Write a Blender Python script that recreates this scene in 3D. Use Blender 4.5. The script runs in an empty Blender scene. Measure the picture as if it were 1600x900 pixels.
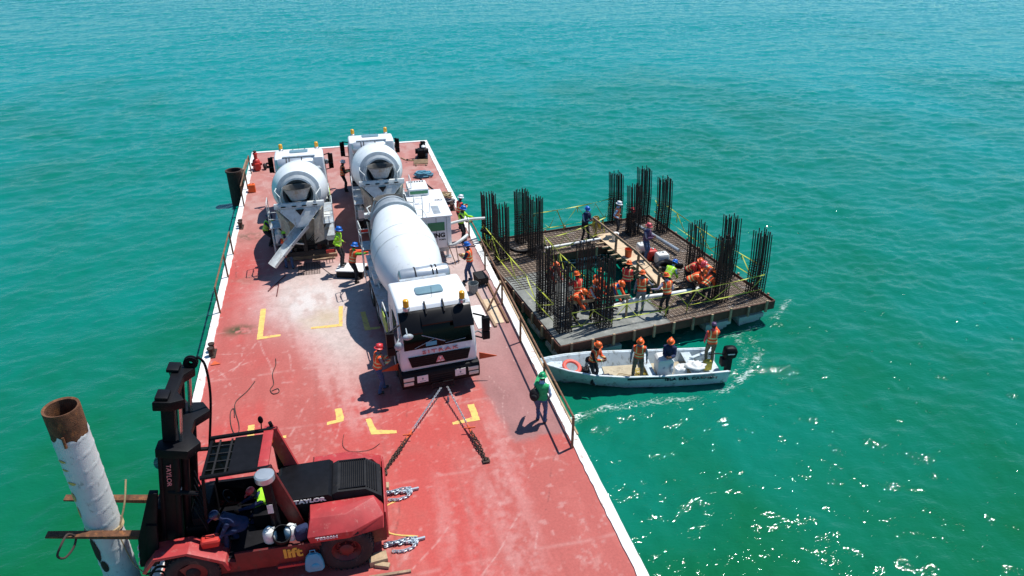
import bpy, bmesh, math, random
import numpy as np
from mathutils import Vector, Matrix
R = math.radians
PI = math.pi
random.seed(7)
SC = bpy.context.scene
COL = SC.collection
# ------------------------------------------------------------------ camera, sky, sun, exposure
# world frame: X across the barge, Y along it (away from the camera), Z up, deck at z = 0, sea at z = -1.5
SEA = -1.5
cam_d = bpy.data.cameras.new('camera'); cam = bpy.data.objects.new('camera', cam_d); COL.objects.link(cam)
cam_d.sensor_width = 36; cam_d.lens = 24.975; cam_d.clip_end = 9000; cam_d.clip_start = 0.2
cam.location = (0, 0, 13.4)
cam.rotation_euler = (R(90 - 27.9), 0, R(-14.1))
SC.camera = cam
SUN = Vector((0.41, 0.15, 1.0)).normalized()
el = math.asin(SUN.z); az = math.atan2(SUN.x, SUN.y)
W = bpy.data.worlds.new("World"); SC.world = W; W.use_nodes = True
nt = W.node_tree; nt.nodes.clear()
sky = nt.nodes.new('ShaderNodeTexSky'); sky.sky_type = 'NISHITA'; sky.sun_disc = False
sky.sun_elevation = el; sky.sun_rotation = az; sky.air_density = 1.0; sky.dust_density = 0.1; sky.ozone_density = 2.5
bg = nt.nodes.new('ShaderNodeBackground'); bg.inputs[1].default_value = 0.085
wo = nt.nodes.new('ShaderNodeOutputWorld')
tint = nt.nodes.new('ShaderNodeVectorMath'); tint.operation = 'MULTIPLY'; tint.inputs[1].default_value = (0.62, 0.97, 1.14)
nt.links.new(sky.outputs[0], tint.inputs[0]); nt.links.new(tint.outputs[0], bg.inputs[0]); nt.links.new(bg.outputs[0], wo.inputs[0])
sd = bpy.data.lights.new('sun', 'SUN'); sd.energy = 4.6; sd.angle = R(0.5); sd.color = (1, 0.965, 0.91)
so = bpy.data.objects.new('sun', sd); COL.objects.link(so)
so.rotation_euler = SUN.to_track_quat('Z', 'Y').to_euler()
SC.view_settings.view_transform = 'Standard'; SC.view_settings.look = 'None'
SC.view_settings.exposure = 0.28; SC.view_settings.gamma = 1.0
SC.view_settings.use_curve_mapping = False

# ------------------------------------------------------------------ materials
def mat(name, col, rough=0.5, metal=0.0, var=0.12, scale=4.0, dirt=None, bump=0.0, bscale=60.0, spec=None, trans=0.0):
    """procedural surface: base colour varied by noise, optional dirt/rust patches (colour, amount 0..1, scale), bump"""
    m = bpy.data.materials.new(name); m.use_nodes = True
    t = m.node_tree; N = t.nodes; L = t.links
    p = N['Principled BSDF']
    tc = N.new('ShaderNodeTexCoord')
    n1 = N.new('ShaderNodeTexNoise'); n1.inputs['Scale'].default_value = scale; n1.inputs['Detail'].default_value = 6
    n1.inputs['Roughness'].default_value = 0.62
    L.new(tc.outputs['Object'], n1.inputs['Vector'])
    r = N.new('ShaderNodeValToRGB')
    a = [max(0, c * (1 - var)) for c in col]; b = [min(1, c * (1 + var)) for c in col]
    r.color_ramp.elements[0].position = 0.3; r.color_ramp.elements[1].position = 0.7
    r.color_ramp.elements[0].color = (*a, 1); r.color_ramp.elements[1].color = (*b, 1)
    L.new(n1.outputs['Fac'], r.inputs['Fac'])
    out = r.outputs['Color']
    if dirt:
        dc, amt, ds = dirt
        n2 = N.new('ShaderNodeTexNoise'); n2.inputs['Scale'].default_value = ds; n2.inputs['Detail'].default_value = 9
        n2.inputs['Roughness'].default_value = 0.7
        mp = N.new('ShaderNodeMapping'); mp.inputs['Location'].default_value = (3.1, 7.7, 1.3)
        mp.inputs['Scale'].default_value = (1, 1, 0.55)
        L.new(tc.outputs['Object'], mp.inputs[0]); L.new(mp.outputs[0], n2.inputs['Vector'])
        r2 = N.new('ShaderNodeValToRGB')
        c0 = 0.72 - 0.42 * amt
        r2.color_ramp.elements[0].position = c0; r2.color_ramp.elements[1].position = min(1, c0 + 0.12)
        r2.color_ramp.elements[0].color = (0, 0, 0, 1); r2.color_ramp.elements[1].color = (1, 1, 1, 1)
        L.new(n2.outputs['Fac'], r2.inputs['Fac'])
        mx = N.new('ShaderNodeMix'); mx.data_type = 'RGBA'
        L.new(r2.outputs['Color'], mx.inputs[0]); L.new(out, mx.inputs[6]); mx.inputs[7].default_value = (*dc, 1)
        out = mx.outputs[2]
    L.new(out, p.inputs['Base Color'])
    p.inputs['Roughness'].default_value = rough; p.inputs['Metallic'].default_value = metal
    if spec is not None: p.inputs['Specular IOR Level'].default_value = spec
    if trans: p.inputs['Transmission Weight'].default_value = trans
    if bump:
        n3 = N.new('ShaderNodeTexNoise'); n3.inputs['Scale'].default_value = bscale; n3.inputs['Detail'].default_value = 4
        L.new(tc.outputs['Object'], n3.inputs['Vector'])
        bp = N.new('ShaderNodeBump'); bp.inputs['Strength'].default_value = bump; bp.inputs['Distance'].default_value = 0.02
        L.new(n3.outputs['Fac'], bp.inputs['Height']); L.new(bp.outputs[0], p.inputs['Normal'])
    return m
GR = (0.30, 0.29, 0.27)
M = dict(
 truck_white=mat('truck_white', (0.74, 0.76, 0.78), 0.32, 0, 0.05, 2, ((0.42,0.40,0.37), 0.2, 6)),
 drum_white=mat('drum_white', (0.72, 0.76, 0.78), 0.42, 0, 0.07, 1.2, ((0.50, 0.51, 0.49), 0.30, 4)),
 frame_grey=mat('frame_grey', (0.36, 0.41, 0.45), 0.5, 0, 0.25, 4, ((0.30, 0.27, 0.22), 0.5, 4), 0.3),
 frame_pale=mat('frame_pale', (0.60, 0.63, 0.62), 0.5, 0, 0.2, 5, ((0.36, 0.33, 0.27), 0.42, 5), 0.3),
 dusty_beige=mat('dusty_beige', (0.40, 0.39, 0.33), 0.8, 0, 0.3, 5, ((0.22, 0.20, 0.17), 0.4, 7), 0.4),
 black=mat('black', (0.005, 0.005, 0.007), 0.5, 0, 0.3, 6, ((0.030, 0.029, 0.029), 0.22, 6), 0.1, 60, 0.16),
 dark=mat('dark', (0.011, 0.011, 0.013), 0.7, 0, 0.4, 5, ((0.05, 0.042, 0.036), 0.3, 6), 0, 60, 0.3),
 rubber=mat('rubber', (0.015, 0.015, 0.016), 0.8, 0, 0.3, 8, ((0.09, 0.075, 0.065), 0.38, 5), 0.6, 40),
 glass=mat('glass', (0.002, 0.003, 0.003), 0.10, 0, 0.2, 3, None, 0, 60, 0.14),
 visor=mat('visor', (0.004, 0.004, 0.005), 0.3, 0, 0.2, 3, None, 0, 60, 0.2),
 hopper_inside=mat('hopper_inside', (0.085, 0.082, 0.075), 0.8, 0, 0.3, 6, ((0.16, 0.15, 0.14), 0.4, 7)),
 ring_red=mat('ring_red', (0.66, 0.10, 0.07), 0.5, 0, 0.1),
 form_floor=mat('form_floor', (0.20, 0.148, 0.11), 0.8, 0, 0.25, 1.5, ((0.36, 0.34, 0.32), 0.42, 2.5), 0.3, 30),
 ring_grey=mat('ring_grey', (0.32, 0.36, 0.39), 0.45, 0.2, 0.2, 4, ((0.35, 0.35, 0.33), 0.35, 5)),
 hatch=mat('hatch', (0.16, 0.26, 0.30), 0.2, 0, 0.1, 3),
 amber=mat('amber', (0.75, 0.36, 0.02), 0.25, 0, 0.08),
 lens=mat('lens', (0.62, 0.60, 0.52), 0.12, 0, 0.1, 20),
 steel=mat('steel', (0.48, 0.52, 0.55), 0.33, 0.55, 0.12, 3, ((0.3, 0.29, 0.27), 0.25, 6)),
 chrome=mat('chrome', (0.5, 0.45, 0.42), 0.2, 0.9, 0.1),
 rust=mat('rust', (0.13, 0.055, 0.025), 0.85, 0.1, 0.5, 6, ((0.28, 0.11, 0.035), 0.45, 9), 0.6, 50),
 dark_rust=mat('dark_rust', (0.045, 0.027, 0.02), 0.85, 0.1, 0.4, 8, ((0.12, 0.055, 0.03), 0.4, 12), 0.5, 60),
 rail_brown=mat('rail_brown', (0.17, 0.085, 0.045), 0.7, 0.1, 0.35, 5, ((0.30, 0.17, 0.09), 0.45, 8), 0.4),
 red_metal=mat('red_metal', (0.40, 0.036, 0.038), 0.5, 0, 0.2, 2.5, ((0.44, 0.13, 0.11), 0.36, 6), 0.15),
 dark_red=mat('dark_red', (0.12, 0.012, 0.012), 0.5, 0, 0.3, 4, ((0.05, 0.03, 0.025), 0.4, 5), 0.2),
 red_paint=mat('red_paint', (0.5, 0.03, 0.02), 0.5),
 orange=mat('orange', (0.75, 0.12, 0.015), 0.6, 0, 0.15),
 orange_flag=mat('orange_flag', (0.60, 0.10, 0.03), 0.8, 0, 0.15),
 pink=mat('pink', (0.68, 0.22, 0.22), 0.5),
 yellow=mat('yellow', (0.70, 0.47, 0.13), 0.8, 0, 0.15, 6, ((0.48, 0.20, 0.13), 0.42, 7)),
 yellow_letter=mat('yellow_letter', (0.60, 0.42, 0.05), 0.5),
 tape=mat('tape', (0.50, 0.55, 0.06), 0.5, 0, 0.15, 8),
 white=mat('white', (0.78, 0.78, 0.76), 0.6, 0, 0.06, 5, ((0.4, 0.36, 0.32), 0.22, 7)),
 kerb_white=mat('kerb_white', (0.74, 0.73, 0.70), 0.6, 0, 0.08, 3, ((0.38, 0.23, 0.17), 0.40, 5), 0.3),
 letter_white=mat('letter_white', (0.75, 0.74, 0.72), 0.5),
 green=mat('green', (0.03, 0.20, 0.09), 0.45, 0, 0.1),
 lime=mat('lime', (0.30, 0.42, 0.08), 0.6, 0, 0.15),
 blue_tarp=mat('blue_tarp', (0.08, 0.26, 0.36), 0.8, 0, 0.3, 10),
 light_blue=mat('light_blue', (0.06, 0.36, 0.50), 0.5, 0, 0.1),
 wood=mat('wood', (0.42, 0.30, 0.18), 0.8, 0, 0.25, 6, ((0.22, 0.14, 0.08), 0.35, 8), 0.4, 40),
 ply=mat('ply', (0.58, 0.44, 0.29), 0.8, 0, 0.15, 3, ((0.35, 0.24, 0.15), 0.33, 4), 0.2),
 old_wood=mat('old_wood', (0.30, 0.20, 0.13), 0.85, 0, 0.3, 5, ((0.14, 0.09, 0.06), 0.4, 6), 0.5, 40),
 form_brown=mat('form_brown', (0.09, 0.032, 0.02), 0.75, 0, 0.35, 3, ((0.17, 0.08, 0.05), 0.4, 5), 0.3),
 concrete=mat('concrete', (0.34, 0.36, 0.35), 0.85, 0, 0.15, 2, ((0.20, 0.21, 0.20), 0.4, 3), 0.4, 30),
 wet_concrete=mat('wet_concrete', (0.185, 0.195, 0.18), 0.6, 0, 0.3, 2.2, ((0.30, 0.30, 0.275), 0.42, 3.5), 0.6, 16),
 pale_block=mat('pale_block', (0.36, 0.42, 0.42), 0.8, 0, 0.15, 3, ((0.16, 0.17, 0.14), 0.4, 4), 0.4),
 rebar=mat('rebar', (0.028, 0.021, 0.019), 0.75, 0.2, 0.3, 20, ((0.075, 0.04, 0.028), 0.4, 8)),
 rebar_mat=mat('rebar_mat', (0.055, 0.038, 0.03), 0.7, 0.3, 0.3, 10, ((0.13, 0.07, 0.04), 0.45, 6)),
 plastic_white=mat('plastic_white', (0.68, 0.70, 0.68), 0.5, 0, 0.05, 5, ((0.40, 0.38, 0.33), 0.25, 5)),
 grey_plastic=mat('grey_plastic', (0.22, 0.25, 0.26), 0.6, 0, 0.15),
 orange_bucket=mat('orange_bucket', (0.65, 0.10, 0.02), 0.5, 0, 0.1),
 rope=mat('rope', (0.36, 0.27, 0.15), 0.9, 0, 0.3, 20),
 yellow_rope=mat('yellow_rope', (0.55, 0.42, 0.06), 0.8, 0, 0.3, 20),
 dark_rope=mat('dark_rope', (0.05, 0.035, 0.03), 0.9, 0, 0.3, 20),
 boat_white=mat('boat_white', (0.50, 0.58, 0.62), 0.45, 0, 0.14, 2, ((0.25, 0.28, 0.27), 0.45, 5), 0.1),
 boat_floor=mat('boat_floor', (0.42, 0.36, 0.25), 0.8, 0, 0.15, 3, ((0.24, 0.20, 0.14), 0.42, 4), 0.2),
 navy_stripe=mat('navy_stripe', (0.008, 0.012, 0.035), 0.5),
 skin=mat('skin', (0.25, 0.12, 0.07), 0.55, 0, 0.08),
 lips=mat('lips', (0.18, 0.06, 0.05), 0.5),
 hair=mat('hair', (0.012, 0.009, 0.008), 0.7),
 boot=mat('boot', (0.03, 0.022, 0.018), 0.7),
 reflective=mat('reflective', (0.62, 0.66, 0.30), 0.4),
)
def cloth(name, c): 
    k = 'cloth_' + name
    if k not in M: M[k] = mat(k, c, 0.9, 0, 0.22, 9, None, 0.7, 14)
    return M[k]
CL = dict(navy=(0.012, 0.022, 0.07), dark=(0.015, 0.016, 0.022), jean=(0.05, 0.09, 0.19), grey=(0.17, 0.19, 0.22), lilac=(0.36, 0.33, 0.45),
 lightblue=(0.32, 0.45, 0.62), orange=(0.80, 0.10, 0.025), red=(0.62, 0.05, 0.04), lime=(0.36, 0.75, 0.03), green=(0.02, 0.34, 0.12), greensleeve=(0.12, 0.52, 0.07), camo=(0.12, 0.11, 0.07),
 blue=(0.01, 0.13, 0.52), white=(0.72, 0.74, 0.76), orangehat=(0.80, 0.13, 0.02), redhat=(0.62, 0.04, 0.05), greenhat=(0.01, 0.30, 0.11), pinkred=(0.62, 0.08, 0.10), black=(0.01, 0.01, 0.012), lightgrey=(0.38, 0.42, 0.46), purple=(0.10, 0.05, 0.12))
for k, c in CL.items(): cloth(k, c)
def hatmat(k):
    n = 'hat_' + k
    if n not in M: M[n] = mat(n, CL[k], 0.35, 0, 0.05)
    return M[n]

# ------------------------------------------------------------------ mesh helpers
class MB:
    def __init__(s): s.v = []; s.f = []; s.m = []; s.T = None
    def add(s, vs, fs, mi=0):
        b = len(s.v)
        if s.T is not None: vs = [s.T @ Vector(p) for p in vs]
        s.v += [tuple(p) for p in vs]; s.f += [tuple(b + i for i in f) for f in fs]; s.m += [mi] * len(fs)
        return s
    def box(s, x0, x1, y0, y1, z0, z1, mi=0):
        return s.add([(x0,y0,z0),(x1,y0,z0),(x1,y1,z0),(x0,y1,z0),(x0,y0,z1),(x1,y0,z1),(x1,y1,z1),(x0,y1,z1)],
          [(0,3,2,1),(4,5,6,7),(0,1,5,4),(1,2,6,5),(2,3,7,6),(3,0,4,7)], mi)
    def bar(s, p0, p1, w, h, mi=0, up=(0,0,1)):
        """square section bar from p0 to p1"""
        p0 = Vector(p0); p1 = Vector(p1); d = (p1 - p0).normalized(); u = Vector(up)
        if abs(d.dot(u)) > 0.98: u = Vector((1,0,0))
        a = d.cross(u).normalized() * w / 2; b = a.cross(d).normalized() * h / 2
        vs = [p0-a-b, p0+a-b, p0+a+b, p0-a+b, p1-a-b, p1+a-b, p1+a+b, p1-a+b]
        return s.add(vs, [(0,3,2,1),(4,5,6,7),(0,1,5,4),(1,2,6,5),(2,3,7,6),(3,0,4,7)], mi)
    def cyl(s, p0, p1, r0, r1=None, n=16, mi=0, caps=True):
        if r1 is None: r1 = r0
        p0 = Vector(p0); p1 = Vector(p1); d = (p1 - p0).normalized()
        u = Vector((0,0,1)) if abs(d.z) < 0.95 else Vector((1,0,0))
        a = d.cross(u).normalized(); b = a.cross(d)
        vs = []
        for p, r in ((p0, r0), (p1, r1)):
            for i in range(n):
                t = 2*PI*i/n; vs.append(p + (a*math.cos(t) + b*math.sin(t)) * r)
        fs = [(i, (i+1) % n, n + (i+1) % n, n + i) for i in range(n)]
        if caps: fs += [tuple(range(n))[::-1], tuple(range(n, 2*n))]
        return s.add(vs, fs, mi)
    def tube(s, pts, r, n=6, mi=0, closed=False):
        P = [Vector(p) for p in pts]; k = len(P); vs = []; prev = None
        for i in range(k):
            if closed: d = P[(i+1) % k] - P[i-1]
            else: d = P[min(i+1, k-1)] - P[max(i-1, 0)]
            d.normalize()
            if prev is None:
                u = Vector((0,0,1)) if abs(d.z) < 0.9 else Vector((1,0,0)); a = d.cross(u).normalized()
            else:
                a = (prev - d * prev.dot(d)); a = a.normalized() if a.length > 1e-6 else d.orthogonal().normalized()
            prev = a; b = d.cross(a)
            rr = r[i] if isinstance(r, (list, tuple)) else r
            for j in range(n):
                t = 2*PI*j/n; vs.append(P[i] + (a*math.cos(t) + b*math.sin(t)) * rr)
        fs = []
        for i in range(k if closed else k-1):
            i2 = (i+1) % k
            for j in range(n): fs.append((i*n+j, i*n+(j+1) % n, i2*n+(j+1) % n, i2*n+j))
        if not closed: fs += [tuple(range(n))[::-1], tuple(range((k-1)*n, k*n))]
        return s.add(vs, fs, mi)
    def lathe(s, prof, o=(0,0,0), axis=(0,0,1), n=32, mi=0, sx=1.0, a0=0.0, a1=2*PI, cap=False):
        """prof = [(radius, height)...] about axis through o"""
        o = Vector(o); d = Vector(axis).normalized(); u = Vector((1,0,0)) if abs(d.x) < 0.9 else Vector((0,1,0))
        a = (u - d*u.dot(d)).normalized(); b = d.cross(a); full = abs(a1 - a0 - 2*PI) < 1e-6
        cnt = n if full else n + 1; vs = []
        for r, h in prof:
            for i in range(cnt):
                t = a0 + (a1-a0)*i/n; vs.append(o + d*h + (a*math.cos(t)*sx + b*math.sin(t)) * r)
        fs = []
        for k in range(len(prof)-1):
            for i in range(n):
                i2 = (i+1) % cnt if full else i+1
                fs.append((k*cnt+i, k*cnt+i2, (k+1)*cnt+i2, (k+1)*cnt+i))
        if cap and full:
            fs += [tuple(range(cnt))[::-1], tuple(range((len(prof)-1)*cnt, len(prof)*cnt))]
        return s.add(vs, fs, mi)
    def prism(s, poly, ax, c0, c1, mi=0):
        """poly of 2-D points extruded along axis ax from c0 to c1; for x: (y,z), for y: (x,z), for z: (x,y)"""
        def P(p, c): return {'x': (c, p[0], p[1]), 'y': (p[0], c, p[1]), 'z': (p[0], p[1], c)}[ax]
        n = len(poly); vs = [P(p, c0) for p in poly] + [P(p, c1) for p in poly]
        return s.add(vs, [tuple(range(n))[::-1], tuple(range(n, 2*n))] + [(i, (i+1) % n, n+(i+1) % n, n+i) for i in range(n)], mi)
    def loft(s, rings, mi=0, caps=True, closed=True):
        n = len(rings[0]); vs = [p for r in rings for p in r]; fs = []
        for k in range(len(rings)-1):
            for i in range(n if closed else n-1):
                fs.append((k*n+i, k*n+(i+1) % n, (k+1)*n+(i+1) % n, (k+1)*n+i))
        if caps: fs += [tuple(range(n))[::-1], tuple(range((len(rings)-1)*n, len(rings)*n))]
        return s.add(vs, fs, mi)
    def ell(s, c, r, n=10, m=7, mi=0, rot=None):
        c = Vector(c); vs = []
        for k in range(m+1):
            ph = PI*k/m
            for i in range(n):
                t = 2*PI*i/n; p = Vector((r[0]*math.sin(ph)*math.cos(t), r[1]*math.sin(ph)*math.sin(t), r[2]*math.cos(ph)))
                if rot: p = rot @ p
                vs.append(c + p)
        fs = [(k*n+i, (k+1)*n+i, (k+1)*n+(i+1) % n, k*n+(i+1) % n) for k in range(m) for i in range(n)]
        return s.add(vs, fs, mi)
    def build(s, name, mats, parent=None, smooth=35, bevel=0, merge=True, normals=True):
        me = bpy.data.meshes.new(name); me.from_pydata(s.v, [], s.f)
        if not isinstance(mats, (list, tuple)): mats = [mats]
        for m_ in mats: me.materials.append(M[m_] if isinstance(m_, str) else m_)
        me.polygons.foreach_set('material_index', s.m)
        bm = bmesh.new(); bm.from_mesh(me)
        if merge:
            bmesh.ops.remove_doubles(bm, verts=bm.verts, dist=1e-5)
            bmesh.ops.dissolve_degenerate(bm, edges=bm.edges, dist=1e-6)
        if normals: bmesh.ops.recalc_face_normals(bm, faces=bm.faces)
        if bevel:
            es = [e for e in bm.edges if len(e.link_faces) == 2 and e.calc_face_angle(0) > R(28)]
            try: bmesh.ops.bevel(bm, geom=es, offset=bevel, offset_type='OFFSET', segments=2, profile=0.6, affect='EDGES', clamp_overlap=True)
            except Exception: pass
        sm = R(smooth)
        for f in bm.faces: f.smooth = smooth > 0
        for e in bm.edges:
            if len(e.link_faces) == 2 and e.calc_face_angle(0) > sm: e.smooth = False
        bm.to_mesh(me); bm.free()
        o = bpy.data.objects.new(name, me); COL.objects.link(o)
        if parent is not None: o.parent = parent
        return o
def tag(o, label=None, cat=None, group=None, kind=None):
    if label: o['label'] = label
    if cat: o['category'] = cat
    if group: o['group'] = group
    if kind: o['kind'] = kind
    return o
def thing(name, label, cat, loc=(0,0,0), rz=0.0, group=None):
    o = bpy.data.objects.new(name, None); COL.objects.link(o); o.empty_display_size = 0.3
    o.location = loc; o.rotation_euler = (0, 0, rz)
    return tag(o, label, cat, group)
def copy_tree(o, parent=None):
    c = o.copy(); COL.objects.link(c)
    c.parent = parent
    for ch in list(o.children): copy_tree(ch, c)
    return c
def text(name, s, size, mat_, parent, loc, rot, ext=0.006, sx=1.0, bold=0.0, shear=0.0, space=1.0):
    cu = bpy.data.curves.new(name, 'FONT'); cu.body = s; cu.size = size; cu.extrude = ext; cu.align_x = 'CENTER'; cu.align_y = 'CENTER'
    cu.offset = bold; cu.resolution_u = 3; cu.space_character = space; cu.shear = shear
    t = bpy.data.objects.new(name + '_src', cu); COL.objects.link(t)
    bpy.context.view_layer.update()
    me = bpy.data.meshes.new_from_object(t.evaluated_get(bpy.context.evaluated_depsgraph_get()))
    bpy.data.objects.remove(t, do_unlink=True)
    me.materials.clear(); me.materials.append(M[mat_])
    o = bpy.data.objects.new(name, me); COL.objects.link(o); o.parent = parent
    o.matrix_local = Matrix.Translation(loc) @ rot.to_4x4() @ Matrix.Diagonal((sx, 1, 1, 1))
    return o
def basis(x, y):
    x = Vector(x).normalized(); y = Vector(y); z = x.cross(y).normalized(); y = z.cross(x)
    return Matrix((x, y, z)).transposed()
def rect_round(x0, x1, y0, y1, r, k=4):
    pts = []
    for cx, cy, a in ((x1-r, y0+r, -90), (x1-r, y1-r, 0), (x0+r, y1-r, 90), (x0+r, y0+r, 180)):
        for i in range(k+1):
            t = R(a + 90*i/k); pts.append((cx + r*math.cos(t), cy + r*math.sin(t)))
    return pts
def coil(cx, cy, r, turns, z, seed=0, jit=0.3, n=14, rise=0.01):
    rd = random.Random(seed); pts = []
    for i in range(int(turns*n)):
        t = 2*PI*i/n; rr = r*(1 + jit*(rd.random()-0.5) + 0.25*math.sin(t*0.37+seed))
        pts.append((cx + rr*math.cos(t)*1.2, cy + rr*math.sin(t)*0.8, z + rise*i/n*3 + 0.01*rd.random()))
    return pts
def smoothpath(pts, k=6):
    P = [Vector(p) for p in pts]; out = []
    for i in range(len(P)-1):
        p0 = P[max(i-1,0)]; p1 = P[i]; p2 = P[i+1]; p3 = P[min(i+2, len(P)-1)]
        for j in range(k):
            t = j/k
            out.append(0.5*((2*p1) + (p2-p0)*t + (2*p0-5*p1+4*p2-p3)*t*t + (3*p1-p0-3*p2+p3)*t**3))
    out.append(P[-1]); return out
# 2-D value noise on numpy arrays
def vnoise(x, y, seed=0):
    xi = np.floor(x).astype(np.int64); yi = np.floor(y).astype(np.int64); fx = x-xi; fy = y-yi
    fx = fx*fx*(3-2*fx); fy = fy*fy*(3-2*fy)
    def h(a, b):
        n = (a*374761393 + b*668265263 + seed*1442695041) & 0xffffffff
        n = ((n ^ (n >> 13)) * 1274126177) & 0xffffffff
        return ((n ^ (n >> 16)) & 0xffff) / 65535.0
    return (h(xi, yi)*(1-fx) + h(xi+1, yi)*fx)*(1-fy) + (h(xi, yi+1)*(1-fx) + h(xi+1, yi+1)*fx)*fy
def fbm(x, y, seed=0, oct=5, rough=0.55):
    a = 1.0; s = 0; t = 0
    for i in range(oct):
        s = s + a*vnoise(x*2**i + 17.3*i, y*2**i - 9.1*i, seed+i); t += a; a *= rough
    return s/t
def sstep(a, b, x):
    t = np.clip((x-a)/(b-a), 0, 1); return t*t*(3-2*t)
# ------------------------------------------------------------------ sea
def fft_tile(N, L, wind, seed, peak, minl):
    rg = np.random.default_rng(seed)
    k = 2*PI*np.fft.fftfreq(N, L/N); kx, ky = np.meshgrid(k, k, indexing='ij'); kk = np.hypot(kx, ky); kk[0,0] = 1
    w = np.array(wind)/np.hypot(*wind); cosf = (kx*w[0] + ky*w[1])/kk
    kp = 2*PI/peak
    S = np.exp(-1.0*(kp/kk)**2)/kk**3.6*(0.12 + cosf**2)*np.exp(-(kk*minl)**2)
    S[0,0] = 0
    h = np.real(np.fft.ifft2(np.sqrt(S)*(rg.standard_normal((N,N)) + 1j*rg.standard_normal((N,N)))))
    return h/h.std()
def sample(tile, L, x, y):
    N = tile.shape[0]; u = (x/L*N) % N; v = (y/L*N) % N
    i = np.floor(u).astype(int) % N; j = np.floor(v).astype(int) % N; fu = u-np.floor(u); fv = v-np.floor(v)
    i2 = (i+1) % N; j2 = (j+1) % N
    return tile[i,j]*(1-fu)*(1-fv) + tile[i2,j]*fu*(1-fv) + tile[i,j2]*(1-fu)*fv + tile[i2,j2]*fu*fv
def axis_pts(lo, hi, step, far_lo, far_hi):
    core = list(np.arange(lo, hi, step)); s = step; a = core[-1]; up = []
    while a < far_hi: s *= 1.09; a += s; up.append(a)
    s = step; a = lo; dn = []
    while a > far_lo: s *= 1.09; a -= s; dn.append(a)
    return np.array(dn[::-1] + core + up)
def axis_join(parts, far_lo, far_hi):
    core = np.concatenate([np.arange(a, b_, s) for a, b_, s in parts]); s = parts[-1][2]; a = core[-1]; up = []
    while a < far_hi: s *= 1.09; a += s; up.append(a)
    s = parts[0][2]; a = core[0]; dn = []
    while a > far_lo: s *= 1.09; a -= s; dn.append(a)
    return np.concatenate([dn[::-1], core, up])
xs = axis_join([(-110, -45, 0.5), (-45, -16, 0.24), (-16, 28, 0.115), (28, 80, 0.24), (80, 190, 0.5)], -4000, 4000); ys = axis_join([(6, 34, 0.105), (34, 60, 0.15), (60, 110, 0.22), (110, 230, 0.45)], -3000, 7000)
X, Y = np.meshgrid(xs, ys, indexing='ij')
t1 = fft_tile(512, 71.0, (0.25, -1), 3, 7.0, 0.09); t2 = fft_tile(512, 43.0, (-0.25, -1), 9, 1.7, 0.06)
ca, sa = math.cos(0.35), math.sin(0.35)
gust = 0.45 + 1.1*fbm(X/30 + Y/90, Y/14, 40, 4)
t3 = fft_tile(512, 17.3, (0.1, -1), 21, 0.9, 0.035)
Z = (0.034*sample(t1, 71.0, X, Y) + 0.013*sample(t2, 43.0, X*ca - Y*sa, X*sa + Y*ca) + 0.012*sample(t3, 17.3, X*0.97+Y*0.24, Y*0.97-X*0.24))*gust
fade = np.clip(1 - (np.maximum(np.abs(X-40)-150, np.abs(Y-110)-115)/200), 0, 1)
Z *= fade
# boat and eddy disturbance: steeper chop in the lee of the structure and along the wake of the launch
def near_line(X, Y, pts):
    d = np.full(X.shape, 1e9)
    for (ax, ay), (bx, by) in zip(pts[:-1], pts[1:]):
        t = np.clip(((X-ax)*(bx-ax) + (Y-ay)*(by-ay))/((bx-ax)**2 + (by-ay)**2), 0, 1)
        d = np.minimum(d, np.hypot(X-ax-t*(bx-ax), Y-ay-t*(by-ay)))
    return d
foam = np.zeros_like(Z)
wakes = [([(6.3, 17.7), (7.7, 18.0), (9.4, 17.95), (11.1, 17.85), (12.6, 18.1), (14.0, 19.0), (14.9, 20.1), (15.1, 21.0)], 0.34, 0.95),
         ([(9.2, 17.6), (10.3, 17.5), (12.5, 17.5), (15.0, 18.3)], 0.22, 0.6),
         ([(13.2, 18.9), (14.2, 19.9), (14.6, 21.2)], 0.4, 0.8),
         ([(14.1, 21.3), (15.3, 21.6), (16.8, 22.0), (18.3, 23.3)], 0.30, 0.8),
         ([(13.2, 19.4), (16, 20.0), (19.5, 21.4), (22, 23.5)], 0.25, 0.45),
         ([(6.1, 13.0), (6.8, 14.2), (6.6, 15.6)], 0.25, 0.4),
         ([(-7.2, 11.5), (-7.6, 12.8), (-7.0, 14.0), (-6.4, 15.0)], 0.4, 0.45),
         ([(-8.0, 16.8), (-6.5, 17.3), (-5.6, 18.4)], 0.2, 0.35)]
wakes += [([(5.85, 8), (5.85, 46)], 0.10, 0.42), ([(-5.35, 8), (-5.35, 46)], 0.10, 0.42)]
for pts, w, a in wakes:
    d = near_line(X, Y, pts); foam = np.maximum(foam, a*np.exp(-(d/w)**2))
chop = fbm(X*2.1, Y*2.1, 77, 4) - 0.5
boatd = near_line(X, Y, [(7.0, 18.6), (14.5, 19.0)])
Z += 0.10*chop*np.exp(-(boatd/3.2)**2) + 0.05*foam*(fbm(X*3, Y*3, 5, 3) - 0.4)
foam *= 0.35 + 0.9*fbm(X*1.3, Y*2.2, 12, 4)
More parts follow.
